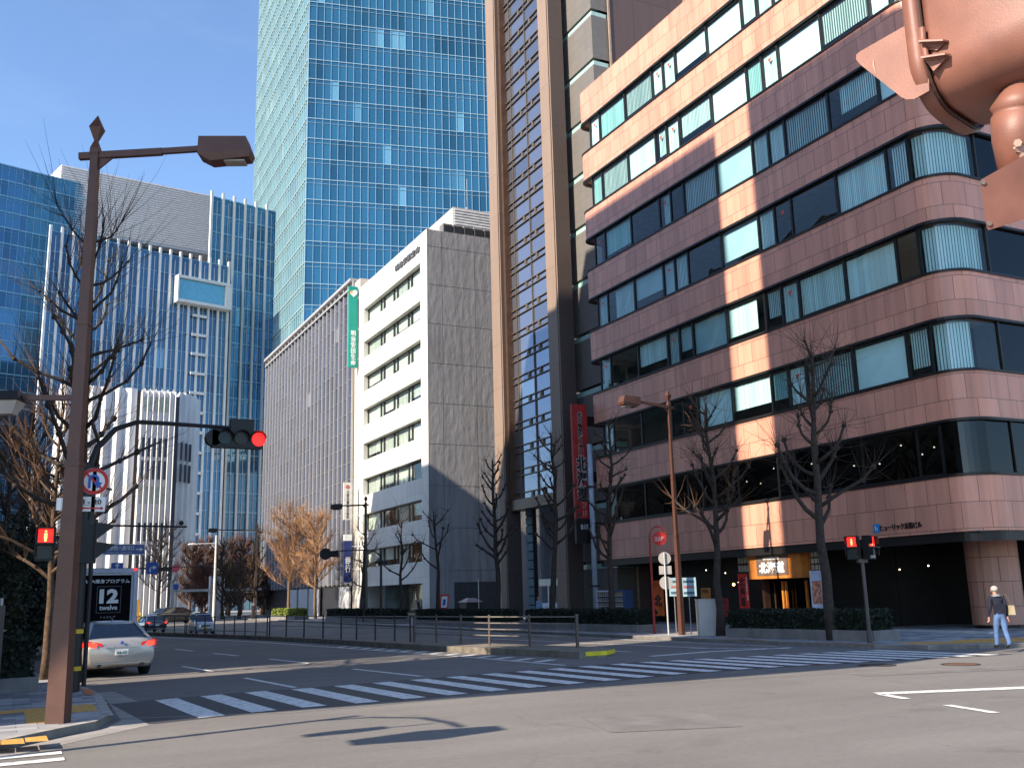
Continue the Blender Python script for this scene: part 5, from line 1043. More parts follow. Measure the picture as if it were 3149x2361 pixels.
railing('brown median railing with four thin rails, nearest stretch at the island tip', NP_, .98, (.32, .53, .74, .95), .042, FENB, FENR, 'median railings', True)
FQ = [Vector((*p, .2)) for p in ((14.25, 37.3), (14.05, 38.5), (13.75, 40.0), (13.4, 41.4), (13.1, 42.6), (12.85, 44.5), (12.5, 46.4), (12.15, 48.3), (11.8, 50.2))]
railing('dark median railing, the middle stretch with thin rails', FQ, .98, (.5, .72, .95), .035, FEND, FENR, 'median railings')
def offs(a, b, n): return [Vector(a) + (Vector(b) - Vector(a)) * (i / n) for i in range(n + 1)]
railing('dark median railing, far stretch in front of the van', offs((11.75, 50.5, .2), (9.4, 60, .2), 8), .95, (.2, .92), .03, FEND, FENR, 'median railings')
railing('dark median railing, farthest stretch before the dark cars', offs((9.35, 60.3, .2), (5.2, 80, .2), 12), .95, (.2, .92), .03, FEND, FENR, 'median railings')
# ================================================================ bare street trees
def rv(r): return Vector((r.uniform(-1, 1), r.uniform(-1, 1), r.uniform(-1, 1)))
def whip(mb, p, d, L, r0, rnd, n=4, bend=.25, lift=.25):
    pts = [p]; q = Vector(p); dd = Vector(d).normalized()
    for i in range(n):
        dd = (dd + rv(rnd) * bend * .5 + Vector((0, 0, lift * .3))).normalized(); q = q + dd * (L / n); pts.append(q.copy())
    mb.tube(pts, [r0 * (1 - .75 * i / n) for i in range(n + 1)], 3, 0, False); return pts
def pollard(seed, H, r0=.15, limbs=14, low=.28, spread=1.5, whips=7, wl=1.1, wr=.010, top_whips=8):
    """upright trunk, short knobbed limbs and sheaves of thin shoots"""
    rnd = random.Random(seed); tr = MB(); li = MB(); tw = MB(); pts = []; rr = []
    n = 9; cx = cy = 0
    for i in range(n + 1):
        z = H * .86 * i / n; pts.append(Vector((cx, cy, z))); rr.append(r0 * (1.25 if i == 0 else 1) * (1 - .72 * i / n)); cx += rnd.uniform(-.11, .11); cy += rnd.uniform(-.11, .11)
    tr.tube(pts, rr, 8)
    tops = [pts[-1]]
    for k in range(limbs):
        f = low + (.84 - low) * (k + rnd.random() * .6) / limbs; z = f * H; a = k * 2.4 + rnd.uniform(-.5, .5); j = min(int(z / (H * .86) * n), n - 1); b = pts[j].lerp(pts[j + 1], (z / (H * .86) * n) - j)
        L = spread * (1.15 - .75 * (f - low) / (.9 - low)) * rnd.uniform(.65, 1.15); d = Vector((math.cos(a), math.sin(a), rnd.uniform(.15, .6))); q = b.copy(); P = [q.copy()]; s = 4
        for i in range(s):
            d = (d + rv(rnd) * .28 + Vector((0, 0, .26))).normalized(); q = q + d * (L / s); P.append(q.copy())
        rl = rr[j] * .46 + .020; li.tube(P, [rl, rl * .85, rl * .7, rl * .62, rl * .55], 6)
        for kn in (P[-1], P[2 + (rnd.random() < .5)]):
            li.ball(kn, rl * rnd.uniform(1.0, 1.4), nu=6, nv=4)
            for w_ in range(whips): whip(tw, kn, d * .6 + rv(rnd) * 1.1 + Vector((0, 0, .28)), wl * rnd.uniform(.5, 1.3), wr, rnd)
    for w_ in range(top_whips): whip(tw, pts[-1 - rnd.randint(0, 1)], Vector((rnd.uniform(-1, 1), rnd.uniform(-1, 1), .8)), wl * rnd.uniform(.8, 1.8), wr * 1.2, rnd)
    return tr, li, tw
def bushy(seed, H, r0=.14, n1=22, n2=7, wl=1.3, wr=.014, low=.22, spread=2.2):
    """fine-branched crown: limbs, sub-limbs and many upward shoots"""
    rnd = random.Random(seed); tr = MB(); li = MB(); tw = MB(); pts = []; n = 8
    for i in range(n + 1): pts.append(Vector((rnd.uniform(-.06, .06), rnd.uniform(-.06, .06), H * .9 * i / n)))
    tr.tube(pts, [r0 * (1 - .85 * i / n) for i in range(n + 1)], 7)
    for k in range(n1):
        f = low + (.9 - low) * k / n1; z = f * H; a = k * 2.4 + rnd.uniform(-.4, .4); b = Vector((0, 0, z)); L = spread * (1 - .8 * max(0, f - .35)) * rnd.uniform(.7, 1.1); d = Vector((math.cos(a), math.sin(a), .45)); P = [b]; q = b.copy()
        for i in range(4): d = (d + rv(rnd) * .2 + Vector((0, 0, .12))).normalized(); q = q + d * L / 4; P.append(q.copy())
        li.tube(P, [.045, .035, .027, .02, .012], 5)
        for p in P[1:]:
            for w_ in range(n2): whip(tw, p, d * .7 + rv(rnd) * .75 + Vector((0, 0, .5)), wl * rnd.uniform(.5, 1.2), wr, rnd, 3)
    return tr, li, tw
def tree(label, parts, loc, mats, rz=0, group=None, name='street_tree', cat='tree'):
    t = thing(name, label, cat, loc, rz, group); tr, li, tw = parts
    tr.build('trunk', mats[0], t, True); li.build('limbs', mats[0], t, True); tw.build('twigs', mats[1], t); return t
DKT = (BARK, TWIG); TNT = (BARKL, TWIGL); MIX = (BARK, TWIGL)
GR = 'pollarded trees along the right pavement'
def at(u, x): p = onX(u, 1880, x); return (p.x, p.y, .1)
tree('bare pollarded tree with the widest crown, right of the restaurant entrance', pollard(21, 11.4, .20, 19, .32, 2.2, 9, 1.35, .011), at(2556, 25.0), DKT, .3, GR)
tree('bare pollarded tree with sunlit twig ends, just right of the lamp across the road', pollard(22, 10.6, .17, 20, .30, 2.1, 7, 1.1, .011), at(2212, 25.0), (BARK, mat('reddish_twig', (.13, .07, .04), .9, var=.4)), 1.2, GR)
tree('slim dark pollarded tree at the left end of the granite building', pollard(23, 11.2, .16, 24, .28, 1.7, 5, .75, .010), at(1893, 25.0), DKT, 2.0, GR)
tree('slim dark pollarded tree against the glass bay of the beige tower', pollard(24, 11.5, .18, 24, .34, 1.7, 5, .8, .010), at(1700, 25.0), DKT, 2.9, GR)
tree('slim dark pollarded tree at the left pier of the beige tower', pollard(25, 11.0, .19, 24, .31, 1.7, 5, .75, .010), at(1535, 25.0), DKT, .8, GR)
tree('bare tree with forked knobbed limbs before the grey side wall', pollard(26, 8.3, .15, 9, .42, 2.2, 5, .9, .011), at(1345, 25.0), DKT, 1.9, GR)
tree('bare tree before the ground-floor windows of the white building', pollard(27, 8.9, .14, 11, .3, 1.9, 6, 1.0, .011), at(1232, 25.0), DKT, .4, GR)
tree('bare twiggy tree at the pale pier beside the white building', pollard(28, 8.6, .13, 13, .3, 1.7, 8, 1.2, .013), at(1106, 25.2), (BARK, TWIGL), 2.4, GR)
tree('bushy tan sunlit tree, left one of the two before the gridded block', bushy(31, 11.2, .19, 30, 15, 1.5, .019, .24, 3.0), (25.3, 99.8, .1), TNT, .2, GR)
tree('bushy tan sunlit tree, right one of the two before the gridded block', bushy(32, 10.6, .18, 28, 14, 1.4, .019, .26, 2.6), (26.9, 96.0, .1), TNT, 1.5, GR)
for k, (x, y, h, lb) in enumerate(((21.45, 113.4, 9.6, 'leftmost of three dark conical bare trees by the far lamps'), (22.5, 109.8, 9.4, 'middle one of three dark conical bare trees by the far lamps'), (23.5, 107.5, 10.8, 'rightmost of three dark conical bare trees by the far lamps'))):
    tree(lb, pollard(40 + k, h, .2, 30, .14, 1.7, 9, .9, .018), (x, y, .1), DKT, k, 'dark far trees')
tree('bare tree with fine twigs at the end of the street before the white pleated building', bushy(50, 10.5, .22, 22, 8, 1.7, .028, .28, 3.2), (15.6, 120, 0), (BARKL, mat('grey_tan_twig', (.26, .18, .13), .9, var=.3)), .5)
# brown wooded strip behind the junction: every tree on its own
RT = [mat('rusty_twig', (.15, .07, .05), .9, var=.35), mat('ochre_twig', (.17, .105, .045), .9, var=.35), mat('brown_twig', (.11, .065, .045), .9, var=.35)]
for k, (x, y, h, c, lb) in enumerate((x, y, h * .84, c, lb) for x, y, h, c, lb in ((22.2, 140, 11.5, 2, 'dark brown bushy tree at the left of the far wooded strip'), (24.6, 143, 12.5, 0, 'rust-red bushy tree in the far wooded strip'), (27.2, 141, 12.2, 2, 'brown bushy tree in the middle of the far wooded strip'), (29.8, 144, 12.8, 0, 'tallest reddish bushy tree of the far wooded strip'),
        (31.6, 140, 10.5, 1, 'ochre bushy tree at the right of the far wooded strip'), (26.2, 134, 7.5, 1, 'low ochre tree in front of the far wooded strip'), (22.6, 133, 7.2, 0, 'low rusty tree behind the far white posts'), (30.6, 134, 7.0, 2, 'low dark tree in front of the ochre one, far end of the street'))):
    tree(lb, bushy(60 + k, h, .2, 24, 12, 1.5, .05, .1, 2.4), (x, y, 0), (BARKL, RT[c]), k, 'trees of the far wooded strip', 'bare_tree')
# left pavement
LG_ = 'trees along the left pavement'
def ginkgo(seed, H, r0, n1, L0, low, wl, nw, wr):
    rnd = random.Random(seed); tr = MB(); li = MB(); tw = MB(); n = 12; pts = []; cx = cy = 0
    for i in range(n + 1): pts.append(Vector((cx, cy, H * .93 * i / n))); cx += rnd.uniform(-.03, .03); cy += rnd.uniform(-.05, .05)
    rr = [r0 * (1.2 if i == 0 else 1) * (1 - .86 * i / n) for i in range(n + 1)]; tr.tube(pts, rr, 9)
    for k in range(n1):
        f = low + (.9 - low) * k / n1; z = f * H; j = min(int(z / (H * .93) * n), n - 1); b = pts[j].lerp(pts[j + 1], z / (H * .93) * n - j); a = k * 2.4 + rnd.uniform(-.5, .5); L = L0 * (1.1 - .75 * f) * rnd.uniform(.6, 1.25)
        d = Vector((math.cos(a), math.sin(a), rnd.uniform(.05, .45))); P = [b]; q = b.copy(); rl = rr[j] * .55 + .012
        for i in range(4): d = (d + rv(rnd) * .3 + Vector((0, 0, .2))).normalized(); q = q + d * L / 4; P.append(q.copy())
        li.tube(P, [rl, rl * .8, rl * .65, rl * .55, rl * .5], 6)
        for kn in P[2:]:
            if rnd.random() < .8: li.ball(kn, rl * rnd.uniform(.9, 1.35), nu=6, nv=4)
            for w_ in range(nw): whip(tw, kn, d * .8 + rv(rnd) * .7 + Vector((0, 0, .35)), wl * rnd.uniform(.4, 1.25), wr, rnd, 4)
    for w_ in range(14): whip(tw, pts[-1 - rnd.randint(0, 2)], Vector((rnd.uniform(-.5, .5), rnd.uniform(-.5, .5), 1)), wl * rnd.uniform(.6, 1.2), wr, rnd)
    return tr, li, tw
def on_left(u, v, y): p = onY(u, v, y); return (p.x, y, .1)
tree('tall dark bare tree rising behind the brown lamp pole', ginkgo(71, 12.6, .17, 32, 3.0, .30, 1.8, 5, .009), (1.62, 26.8, .1), DKT, .6, LG_)
tree('bare tree with a sunlit tan trunk at the left edge', ginkgo(72, 8.2, .11, 30, 2.3, .30, 1.3, 6, .008), (1.05, 28.3, .1), (mat('weathered_bark', (.095, .06, .038), .95, var=.4, scale=8, bump=.5, bscale=18), mat('orange_brown_twig', (.15, .078, .038), .9, var=.4)), 2.2, LG_)
tree('dark bare tree further down the left pavement', ginkgo(73, 10.5, .2, 26, 3.0, .25, 1.5, 6, .014), (-.2, 47.5, .1), DKT, 1.0, LG_)
tree('brown twiggy tree in the middle of the left pavement row', bushy(74, 11.5, .2, 26, 10, 1.5, .02, .2, 3.0), (.6, 57, .1), (BARK, RT[2]), 1.0, LG_)
tree('farthest reddish brown tree of the left pavement row', bushy(75, 11.5, .2, 24, 10, 1.5, .024, .2, 3.2), (2.2, 72, .1), (BARK, RT[2]), 1.0, LG_)
# ---------------------------------------------------------------- clipped hedges in concrete planters
def leaves(mb, rnd, x0, x1, y0, y1, z0, z1, n, s=.07):
    for _ in range(n):
        side = rnd.random(); p = Vector((rnd.uniform(x0, x1), rnd.uniform(y0, y1), rnd.uniform(z0, z1)))
        if side < .34: p.z = z1 + rnd.uniform(-.07, .05)
        elif side < .62: p.x = x0 + rnd.uniform(-.05, .06)
        elif side < .85: p.y = y0 + rnd.uniform(-.05, .06)
        a = rv(rnd).normalized(); b = a.cross(rv(rnd)).normalized(); q = s * rnd.uniform(.6, 1.3); mb.quad(p - a * q, p + b * q * .6, p + a * q, p - b * q * .6)
def planter(label, hedge_label, P, h=.46, hh=.62, wd=1.3, n=2600, hm=HEDGE, seed=1, s=.07):
    """P: front edge polyline; box set back from the kerb"""
    rnd = random.Random(seed); a = Vector((*P[0], 0)); b = Vector((*P[1], 0)); d = (b - a); L = d.length; t = thing('planter', label, 'planter', a, math.atan2(d.y, d.x)); m = MB()
    m.box(0, -wd, .1, L, 0, h); m.build('concrete_box', mat('planter_concrete', (.20, .185, .175), .85, var=.2, scale=2, streak=.2) if 'planter_concrete' not in bpy.data.materials else bpy.data.materials['planter_concrete'], t)
    o = thing('hedge', hedge_label, 'hedge', a + Vector((0, 0, h)), math.atan2(d.y, d.x)); m = MB()
    m.box(.15, -wd + .18, 0, L - .15, -.18, hh - .08); m.build('core', mat('hedge_core', (.012, .018, .010), .9) if 'hedge_core' not in bpy.data.materials else bpy.data.materials['hedge_core'], o); m = MB(); 
    for _ in range(n):
        p = Vector((rnd.uniform(.08, L - .08), rnd.uniform(-wd + .1, -.1), rnd.uniform(0, hh))); sd = rnd.random()
        if sd < .4: p.z = hh + rnd.uniform(-.1, .05)
        elif sd < .72: p.y = -.12 + rnd.uniform(-.06, .05)
        elif sd < .85: p.x = rnd.choice([.1, L - .1]) + rnd.uniform(-.05, .05)
        a_ = rv(rnd).normalized(); b_ = a_.cross(rv(rnd)).normalized(); q = s * rnd.uniform(.6, 1.3); m.quad(p - a_ * q, p + b_ * q * .6, p + a_ * q, p - b_ * q * .6)
    m.build('leaves', hm, o); return t
planter('long concrete planter before the restaurant, between cabinet and corner signal', 'clipped dark hedge before the restaurant entrance', [(25.0, 24.0), (24.3, 30.6)], seed=1, n=4200)
planter('concrete planter left of the red hydrant pole', 'dark hedge left of the red hydrant pole', [(24.6, 37.0), (24.2, 47)], seed=2, n=4500)
planter('concrete planter before the beige tower', 'dark hedge before the beige tower', [(23.95, 49), (23.9, 62)], seed=3, n=3500)
planter('concrete planter before the white building', 'dark hedge before the white building', [(23.9, 66), (23.85, 82)], seed=4, n=3500, s=.09)
planter('concrete planter under the tan sunlit trees', 'yellow-green clipped hedge under the tan sunlit trees', [(23.9, 92), (23.8, 101)], hm=HEDGEY, seed=5, n=3000, s=.1)
planter('low planter of the left pavement by the silver car', 'dark shrub bed at the left edge behind the lamp pole', [(.8, 24.6), (-3.2, 23.6)], hh=.9, wd=2.6, seed=6, n=3500, h=.42)
def shrub(label, loc, sc, n, hm, seed, s=.12, name='evergreen_shrub'):
    rnd = random.Random(seed); t = thing(name, label, 'shrub', loc); m = MB(); m.tube([(0, 0, 0), (0, 0, sc[2] * .9)], .06, 6); m.build('stem', BARK, t); m = MB()
    for _ in range(n):
        v = rv(rnd); 
        if v.length > 1: v = v.normalized() * rnd.uniform(.6, 1)
        p = Vector((v.x * sc[0], v.y * sc[1], sc[2] * (1 + v.z) * .5 + .1)) * 1.0 + rv(rnd) * .08; a_ = rv(rnd).normalized(); b_ = a_.cross(rv(rnd)).normalized(); q = s * rnd.uniform(.6, 1.4); m.quad(p - a_ * q, p + b_ * q * .6, p + a_ * q, p - b_ * q * .6)
    m.build('foliage', hm, t); return t
shrub('tall dark evergreen shrub at the left edge beside the pedestrian signal', (-.5, 31.0, .1), (1.3, 1.4, 4.0), 6000, HEDGE, 1, .07)
shrub('dark evergreen shrub further back on the left pavement', (.3, 35.0, .1), (1.4, 1.8, 4.6), 6000, HEDGE, 2, .08)
shrub('dark evergreen shrub beside the sunlit tan trunk', (.9, 44.0, .1), (1.3, 1.8, 4.4), 4200, HEDGE, 3, .13)
shrub('low yellow flowering bush at the far junction left of the dark cars', (10.2, 104, 0), (2.0, 1.2, 1.3), 2000, mat('yellow_flowers', (.55, .42, .03), .7, var=.3), 4, .09, 'flower_bush')
# slim posts and dark things of the left pavement
t = thing('bollard', 'pale wooden-coloured post standing in the dark shrub bed', 'post', (-.05, 24.2, .1)); m = MB(); m.box(-.09, -.06, 0, .09, .06, 1.85); m.build('post', mat('grey_wood', (.12, .10, .085), .8, streak=.3), t); m = MB(); m.tube([(0, 0, 1.85), (0, 0, 2.0)], .05, 8); m.build('cap', GREYM, t)
t = thing('pavement_light', 'small red light glowing deep in the dark left pavement', 'light', (.95, 41, 0)); m = MB(); m.tube([(0, 0, .1), (0, 0, 1.0)], .05, 8); m.build('post', DARKM, t); m = MB(); m.ball((0, -.06, 1.05), .07, nu=8, nv=6); m.build('lamp', LITRED, t)
# ================================================================ vehicles
CARW = mat('silver_car_paint', (.40, .385, .37), .28, .35, var=.02, coat=.6, spec=.6); CARB = mat('black_car_paint', (.012, .013, .016), .2, .0, var=.02, coat=1.0, spec=.6); CARN = mat('navy_car_paint', (.03, .035, .06), .2, .2, var=.02, coat=1.0)
VANP = mat('white_van_paint', (.52, .55, .60), .35, .0, var=.02, coat=.5); GLS = mat('car_glass', (.015, .02, .035), .06, 0, var=.02, spec=.9); TYRE = mat('tyre_rubber', (.012, .012, .012), .85, var=.1); RIM = mat('alloy_rim', (.35, .35, .36), .3, .8, var=.03); CHR = mat('chrome', (.55, .55, .56), .15, .9, var=.02)
def loft(mb, secs, mi=0, capends=True):
    n = len(secs[0]); b = len(mb.v)
    for s_ in secs: mb.v += [tuple(p) for p in s_]
    for i in range(len(secs) - 1):
        for k in range(n): mb.f.append((b + i * n + k, b + i * n + (k + 1) % n, b + (i + 1) * n + (k + 1) % n, b + (i + 1) * n + k)); mb.m.append(mi)
    if capends: mb.f.append(tuple(b + k for k in reversed(range(n)))); mb.m.append(mi); e = b + (len(secs) - 1) * n; mb.f.append(tuple(e + k for k in range(n))); mb.m.append(mi)
def ring(y, w_, zb, zt, tuck=.86, sh=.90):
    h = [(0, zb), (w_ * tuck, zb), (w_ * .985, zb + .16), (w_, zb + (zt - zb) * .55), (w_ * .975, zt - .10), (w_ * sh, zt - .01), (w_ * .5, zt + .015), (0, zt + .02)]
    return [(x, y, z) for x, z in h] + [(-x, y, z) for x, z in reversed(h[1:-1])]
def wheel(t, x, y, r=.33, w_=.22):
    m = MB(); s_ = 1 if x > 0 else -1; m.tube([(x - s_ * w_, y, r), (x - s_ * .02, y, r), (x, y, r)], [r, r, r * .92], 20); o = m.build('wheel', TYRE, t, True)
    m = MB(); m.tube([(x - .02 * s_, y, r), (x + .006 * s_, y, r)], r * .62, 14); m.build('rim', RIM, o)
def sedan(label, loc, rz, paintm, body_secs, cab, lights_rear=True, plate=None, group=None, taxi=False):
    """length along +y, tail at y=0"""
    t = thing('parked_car' if False else 'sedan_car', label, 'car', loc, rz, group)
    m = MB(); loft(m, [ring(*s_) for s_ in body_secs]); m.build('body', paintm, t, True)
    (y0, y1, y2, y3), zb, zr, wb, wr = cab
    def cs(y, z, w_): return [(-w_, y, z), (w_, y, z)]
    A = [(-wb, y0, zb), (wb, y0, zb), (wb * 1.02, (y0 + y3) / 2, zb - .01), (wb, y3, zb), (-wb, y3, zb), (-wb * 1.02, (y0 + y3) / 2, zb - .01)]
    B = [(-wr, y1, zr), (wr, y1, zr), (wr * 1.03, (y1 + y2) / 2, zr + .0), (wr, y2, zr), (-wr, y2, zr), (-wr * 1.03, (y1 + y2) / 2, zr)]
    m = MB(); m.add(A + B, ((0, 1, 7, 6), (1, 2, 8, 7), (2, 3, 9, 8), (3, 4, 10, 9), (4, 5, 11, 10), (5, 0, 6, 11))); m.build('window_glass', GLS, t)
    m = MB(); w2 = wr * 1.02; loft(m, [[(-w2, y, z), (-w2 * .5, y, z + .035 * k), (w2 * .5, y, z + .035 * k), (w2, y, z), (w2, y, z - .05), (-w2, y, z - .05)] for y, z, k in ((y1 - .06, zr - .015, .3), (y1 + .3, zr + .015, 1), (y2 - .3, zr + .015, 1), (y2 + .05, zr - .02, .3))]); m.build('roof', paintm, t, True)
    m = MB()
    for s_ in (-1, 1):
        for a, b in (((wb * s_, y0, zb), (wr * s_, y1, zr)), ((wb * s_, y3, zb), (wr * s_, y2, zr)), ((wb * 1.02 * s_, (y0 + y3) / 2, zb), (wr * 1.03 * s_, (y1 + y2) / 2 + .05, zr))): m.beam(a, b, .09, .05)
    m.build('pillar', paintm, t)
    W = max(s_[1] for s_ in body_secs); L = body_secs[-1][0]
    for x in (-W + .0, W - .0):
        for y in (.98, L - .92): wheel(t, x * .985, y, .335)
    m = MB()
    for s_ in (-1, 1):
        m.add([(s_ * (W - .03), .035, .98), (s_ * (W - .03), .035, .72), (s_ * .52, -.035, .80), (s_ * .52, -.035, .93), (s_ * (W + .004), .30, .93), (s_ * (W + .004), .30, .76)], ((0, 1, 2, 3), (0, 4, 5, 1)) if s_ > 0 else ((3, 2, 1, 0), (1, 5, 4, 0)))
    if lights_rear: 
        for s_ in (-1, 1):
            m = MB(); y_ = -.03; m.add([(s_ * .50, y_, .925), (s_ * .50, y_, .785), (s_ * (W - .16), y_ + .01, .765), (s_ * (W - .08), y_ + .06, .80), (s_ * (W + .008), .26, .83), (s_ * (W + .008), .24, .96), (s_ * (W - .10), y_ + .05, 1.0)], ((0, 1, 2, 3, 4, 5, 6),)); m.build('tail_lamp', mat('dim_tail_lamp', (.35, .012, .012), .2, emit=.25, ecol=(1, .03, .02), var=0) if 'dim_tail_lamp' not in bpy.data.materials else bpy.data.materials['dim_tail_lamp'], t)
            m = MB(); m.add([(s_ * (W - .30), y_ - .012, .94), (s_ * (W - .30), y_ - .012, .81), (s_ * (W - .10), y_ + .03, .83), (s_ * (W - .10), y_ + .03, .965)], ((0, 1, 2, 3),)); m.build('brake_lamp', TAIL, t)
        m = MB(); m.box(-.24, y1 + .02, zr - .07, .24, y1 - .055, zr - .045); m.build('high_brake_lamp', TAIL, t)
        m = MB(); m.box(-.42, -.06, .80, .42, -.02, .83); m.box(-.75, -.03, .37, .75, .0, .40); m.build('chrome_strip', CHR, t)
        m = MB(); m.box(-.70, -.02, .46, -.45, .02, .50); m.box(.45, -.02, .46, .70, .02, .50); m.build('reflector', RED, t); m = MB(); m.tube([(-.55, -.03, .33), (-.55, .2, .33)], .05, 10); m.tube([(.55, -.03, .33), (.55, .2, .33)], .05, 10); m.build('exhaust_tip', DARKM, t)
        m = MB(); m.box(-.165, -.055, .60, .165, -.03, .765); p_ = m.build('number_plate', WHITE, t)
        if plate: text('plate_number', plate, mat('plate_green', (.02, .12, .08), .5) if 'plate_green' not in bpy.data.materials else bpy.data.materials['plate_green'], (0, -.06, .665), FACE_S, .075, .26, p_, .002, bold=.02)
        m = MB(); m.disc((0, -.045, .93), (0, -1, .2), .045, .01, 18); m.build('boot_badge', BLUE, t)
    return t
SEC = [(-.03, .80, .42, .80), (.0, .86, .34, .97), (.35, .93, .24, 1.03), (.9, .945, .22, 1.05), (1.6, .95, .20, 1.0), (2.7, .95, .2, .98), (3.6, .945, .21, .95), (4.3, .92, .22, .86), (4.8, .82, .27, .74), (5.0, .66, .36, .62)]
c = sedan('silver sedan waiting in the left lane with its brake lights on', (2.93, 29.35, 0), rad(6), CARW, SEC, ((.50, 1.22, 2.75, 3.75), 1.02, 1.455, .80, .57), True, '84-47')
m = MB()
for s_ in (-1, 1): m.ball((s_ * 1.02, 3.3, 1.02), .1, sc=(1.1, .7, .75))
m.build('wing_mirror', CARW, c, True); m = MB(); m.extr([(-.03, 1.35, 1.47), (.03, 1.35, 1.47), (0, 1.45, 1.58)], (0, .15, 0)); m.build('antenna_fin', CARW, c)
sedan('dark navy sedan seen from behind, just behind the railing near the van', (9.35, 72.0, 0), rad(7), CARN, SEC, ((.50, 1.22, 2.75, 3.75), 1.02, 1.455, .80, .57), True)
c.scale = (1, 1, .97)
bpy.data.objects[[o.name for o in bpy.data.objects if o.get('label', '').startswith('dark navy sedan')][0]].scale = (.74, .74, .74)
t2 = sedan('black saloon crossing the junction, seen from the side', (12.6, 101.0, 0), rad(-68), CARB, SEC, ((.45, 1.1, 2.85, 3.9), 1.0, 1.50, .80, .62), False)
# white van coming towards the camera
t = thing('van', 'white van driving towards the crossing behind the railing', 'van', (11.25, 64.6, 0), rad(6)); m = MB()
VS = [(0, .74, .40, .95), (.05, .80, .30, 1.02), (.6, .84, .25, 1.12), (1.0, .845, .22, 1.3), (2.6, .845, .22, 1.32), (4.4, .84, .24, 1.3), (4.5, .82, .35, 1.25)]
loft(m, [ring(*s_, .9, .95) for s_ in VS]); m.build('body', VANP, t, True); m = MB(); loft(m, [[(-.80, y0, z0), (.80, y0, z0), (.80 * k, y1, z1), (-.80 * k, y1, z1)] for y0, z0, y1, z1, k in ((.62, 1.1, 1.35, 1.86, .86), (4.48, 1.2, 4.42, 1.88, .86))]); m.build('cabin', VANP, t)
m = MB(); m.add([(-.72, .66, 1.16), (.72, .66, 1.16), (.63, 1.27, 1.80), (-.63, 1.27, 1.80)], ((0, 1, 2, 3),)); m.build('windscreen', GLS, t)
for s_ in (-1, 1):
    m = MB(); m.add([(s_ * .81, 1.2, 1.3), (s_ * .815, 4.1, 1.3), (s_ * .72, 4.05, 1.78), (s_ * .72, 1.6, 1.78)], ((0, 1, 2, 3) if s_ < 0 else (3, 2, 1, 0),)); m.build('side_window', GLS, t)
    m = MB(); m.add([(s_ * .45, -.012, .72), (s_ * .78, .02, .72), (s_ * .80, .06, .90), (s_ * .48, -.005, .88)], ((0, 1, 2, 3) if s_ > 0 else (3, 2, 1, 0),)); m.build('headlight', CHR, t); m = MB(); m.ball((s_ * .97, .95, 1.25), .11, sc=(.7, .5, 1)); m.build('wing_mirror', DARKM, t)
    for y in (.75, 3.7): wheel(t, s_ * .83, y, .30)
m = MB(); m.box(-.4, -.02, .74, .4, .02, .86); m.box(-.6, -.02, .36, .6, .03, .5); m.build('grille', DARKM, t); m = MB(); m.box(-.17, -.035, .5, .17, -.01, .66); m.build('number_plate', mat('yellow_plate', (.60, .45, .05), .5), t); m = MB(); m.box(-.5, 1.5, 1.88, .5, 3.2, 1.96); m.build('roof_rack', DARKM, t)
t.location = (11.0, 63.2, 0); t.rotation_euler = (0, 0, 0); t.scale = (.66, .66, .66)
# advertising truck ahead of the silver car
t = thing('advertising_truck', 'advertising truck with a big black poster panel ahead of the silver car', 'truck', (3.25, 40, 0), rad(3)); m = MB(); m.box(-1.2, 0, .85, 1.2, 5.2, 3.22); m.build('box_body', mat('truck_box_white', (.62, .63, .68), .5, var=.05), t); m = MB(); m.box(-.96, -.03, 1.05, .96, 0, 2.98); pnl = m.build('poster_panel', mat('poster_black', (.006, .006, .008), .9, var=.05, spec=.05), t)
m = MB(); m.box(-1.2, -.06, .95, -1.04, -.005, 3.22); m.box(1.04, -.06, .95, 1.2, -.005, 3.22); m.box(-1.04, -.06, 3.06, 1.04, -.005, 3.22); m.box(-1.04, -.06, .85, 1.04, -.005, .98); m.build('panel_frame', mat('pale_frame', (.46, .49, .58), .5), t)
text('lettering', 'RNA痩身プログラム', WHITE, (.12, -.04, 2.76), FACE_S, .15, 1.55, pnl, .004, bold=.015); text('lettering', '12', WHITE, (.20, -.04, 2.22), FACE_S, .52, .66, pnl, .004, bold=.05); text('lettering', 'twelve', WHITE, (.20, -.04, 1.81), FACE_S, .18, .62, pnl, .004, bold=.02); text('lettering', 'トゥエルブ', GREYM, (.20, -.04, 1.47), FACE_S, .08, .5, pnl, .003)
m = MB(); 
for a in ((-.22, 2.56, .62, 2.575), (-.22, 1.62, .62, 1.635), (-.22, 1.62, -.205, 2.575), (.605, 1.62, .62, 2.575)): m.box(a[0], -.036, a[1], a[2], -.03, a[3])
m.build('logo_frame', mat('dim_grey_line', (.15, .15, .16), .5), pnl); m = MB(); m.box(-.7, -.04, 1.12, .32, -.03, 1.28); o = m.build('search_field', WHITE, pnl); text('lettering', '検索メソッド', INK, (-.1, -.05, 1.2), FACE_S, .08, .6, o, .002); m = MB(); m.box(.38, -.04, 1.12, .72, -.03, 1.28); m.build('search_button', mat('button_blue', (.02, .12, .32), .5), pnl)
m = MB(); m.box(1.02, -.08, 3.14, 1.12, -.05, 3.2); m.build('marker_lamp', LITRED, t); m = MB(); m.box(-1.0, .3, .45, 1.0, 5.2, .85); m.box(-1.1, -.02, .5, 1.1, .1, .72); m.build('chassis', DARKM, t); m = MB(); m.box(-1.05, 5.3, .5, 1.05, 6.9, 2.5); m.build('cab', mat('truck_cab', (.4, .4, .42), .4), t)
for x in (-1.02, 1.02):
    for y in (1.2, 6.0): wheel(t, x, y, .38, .3)
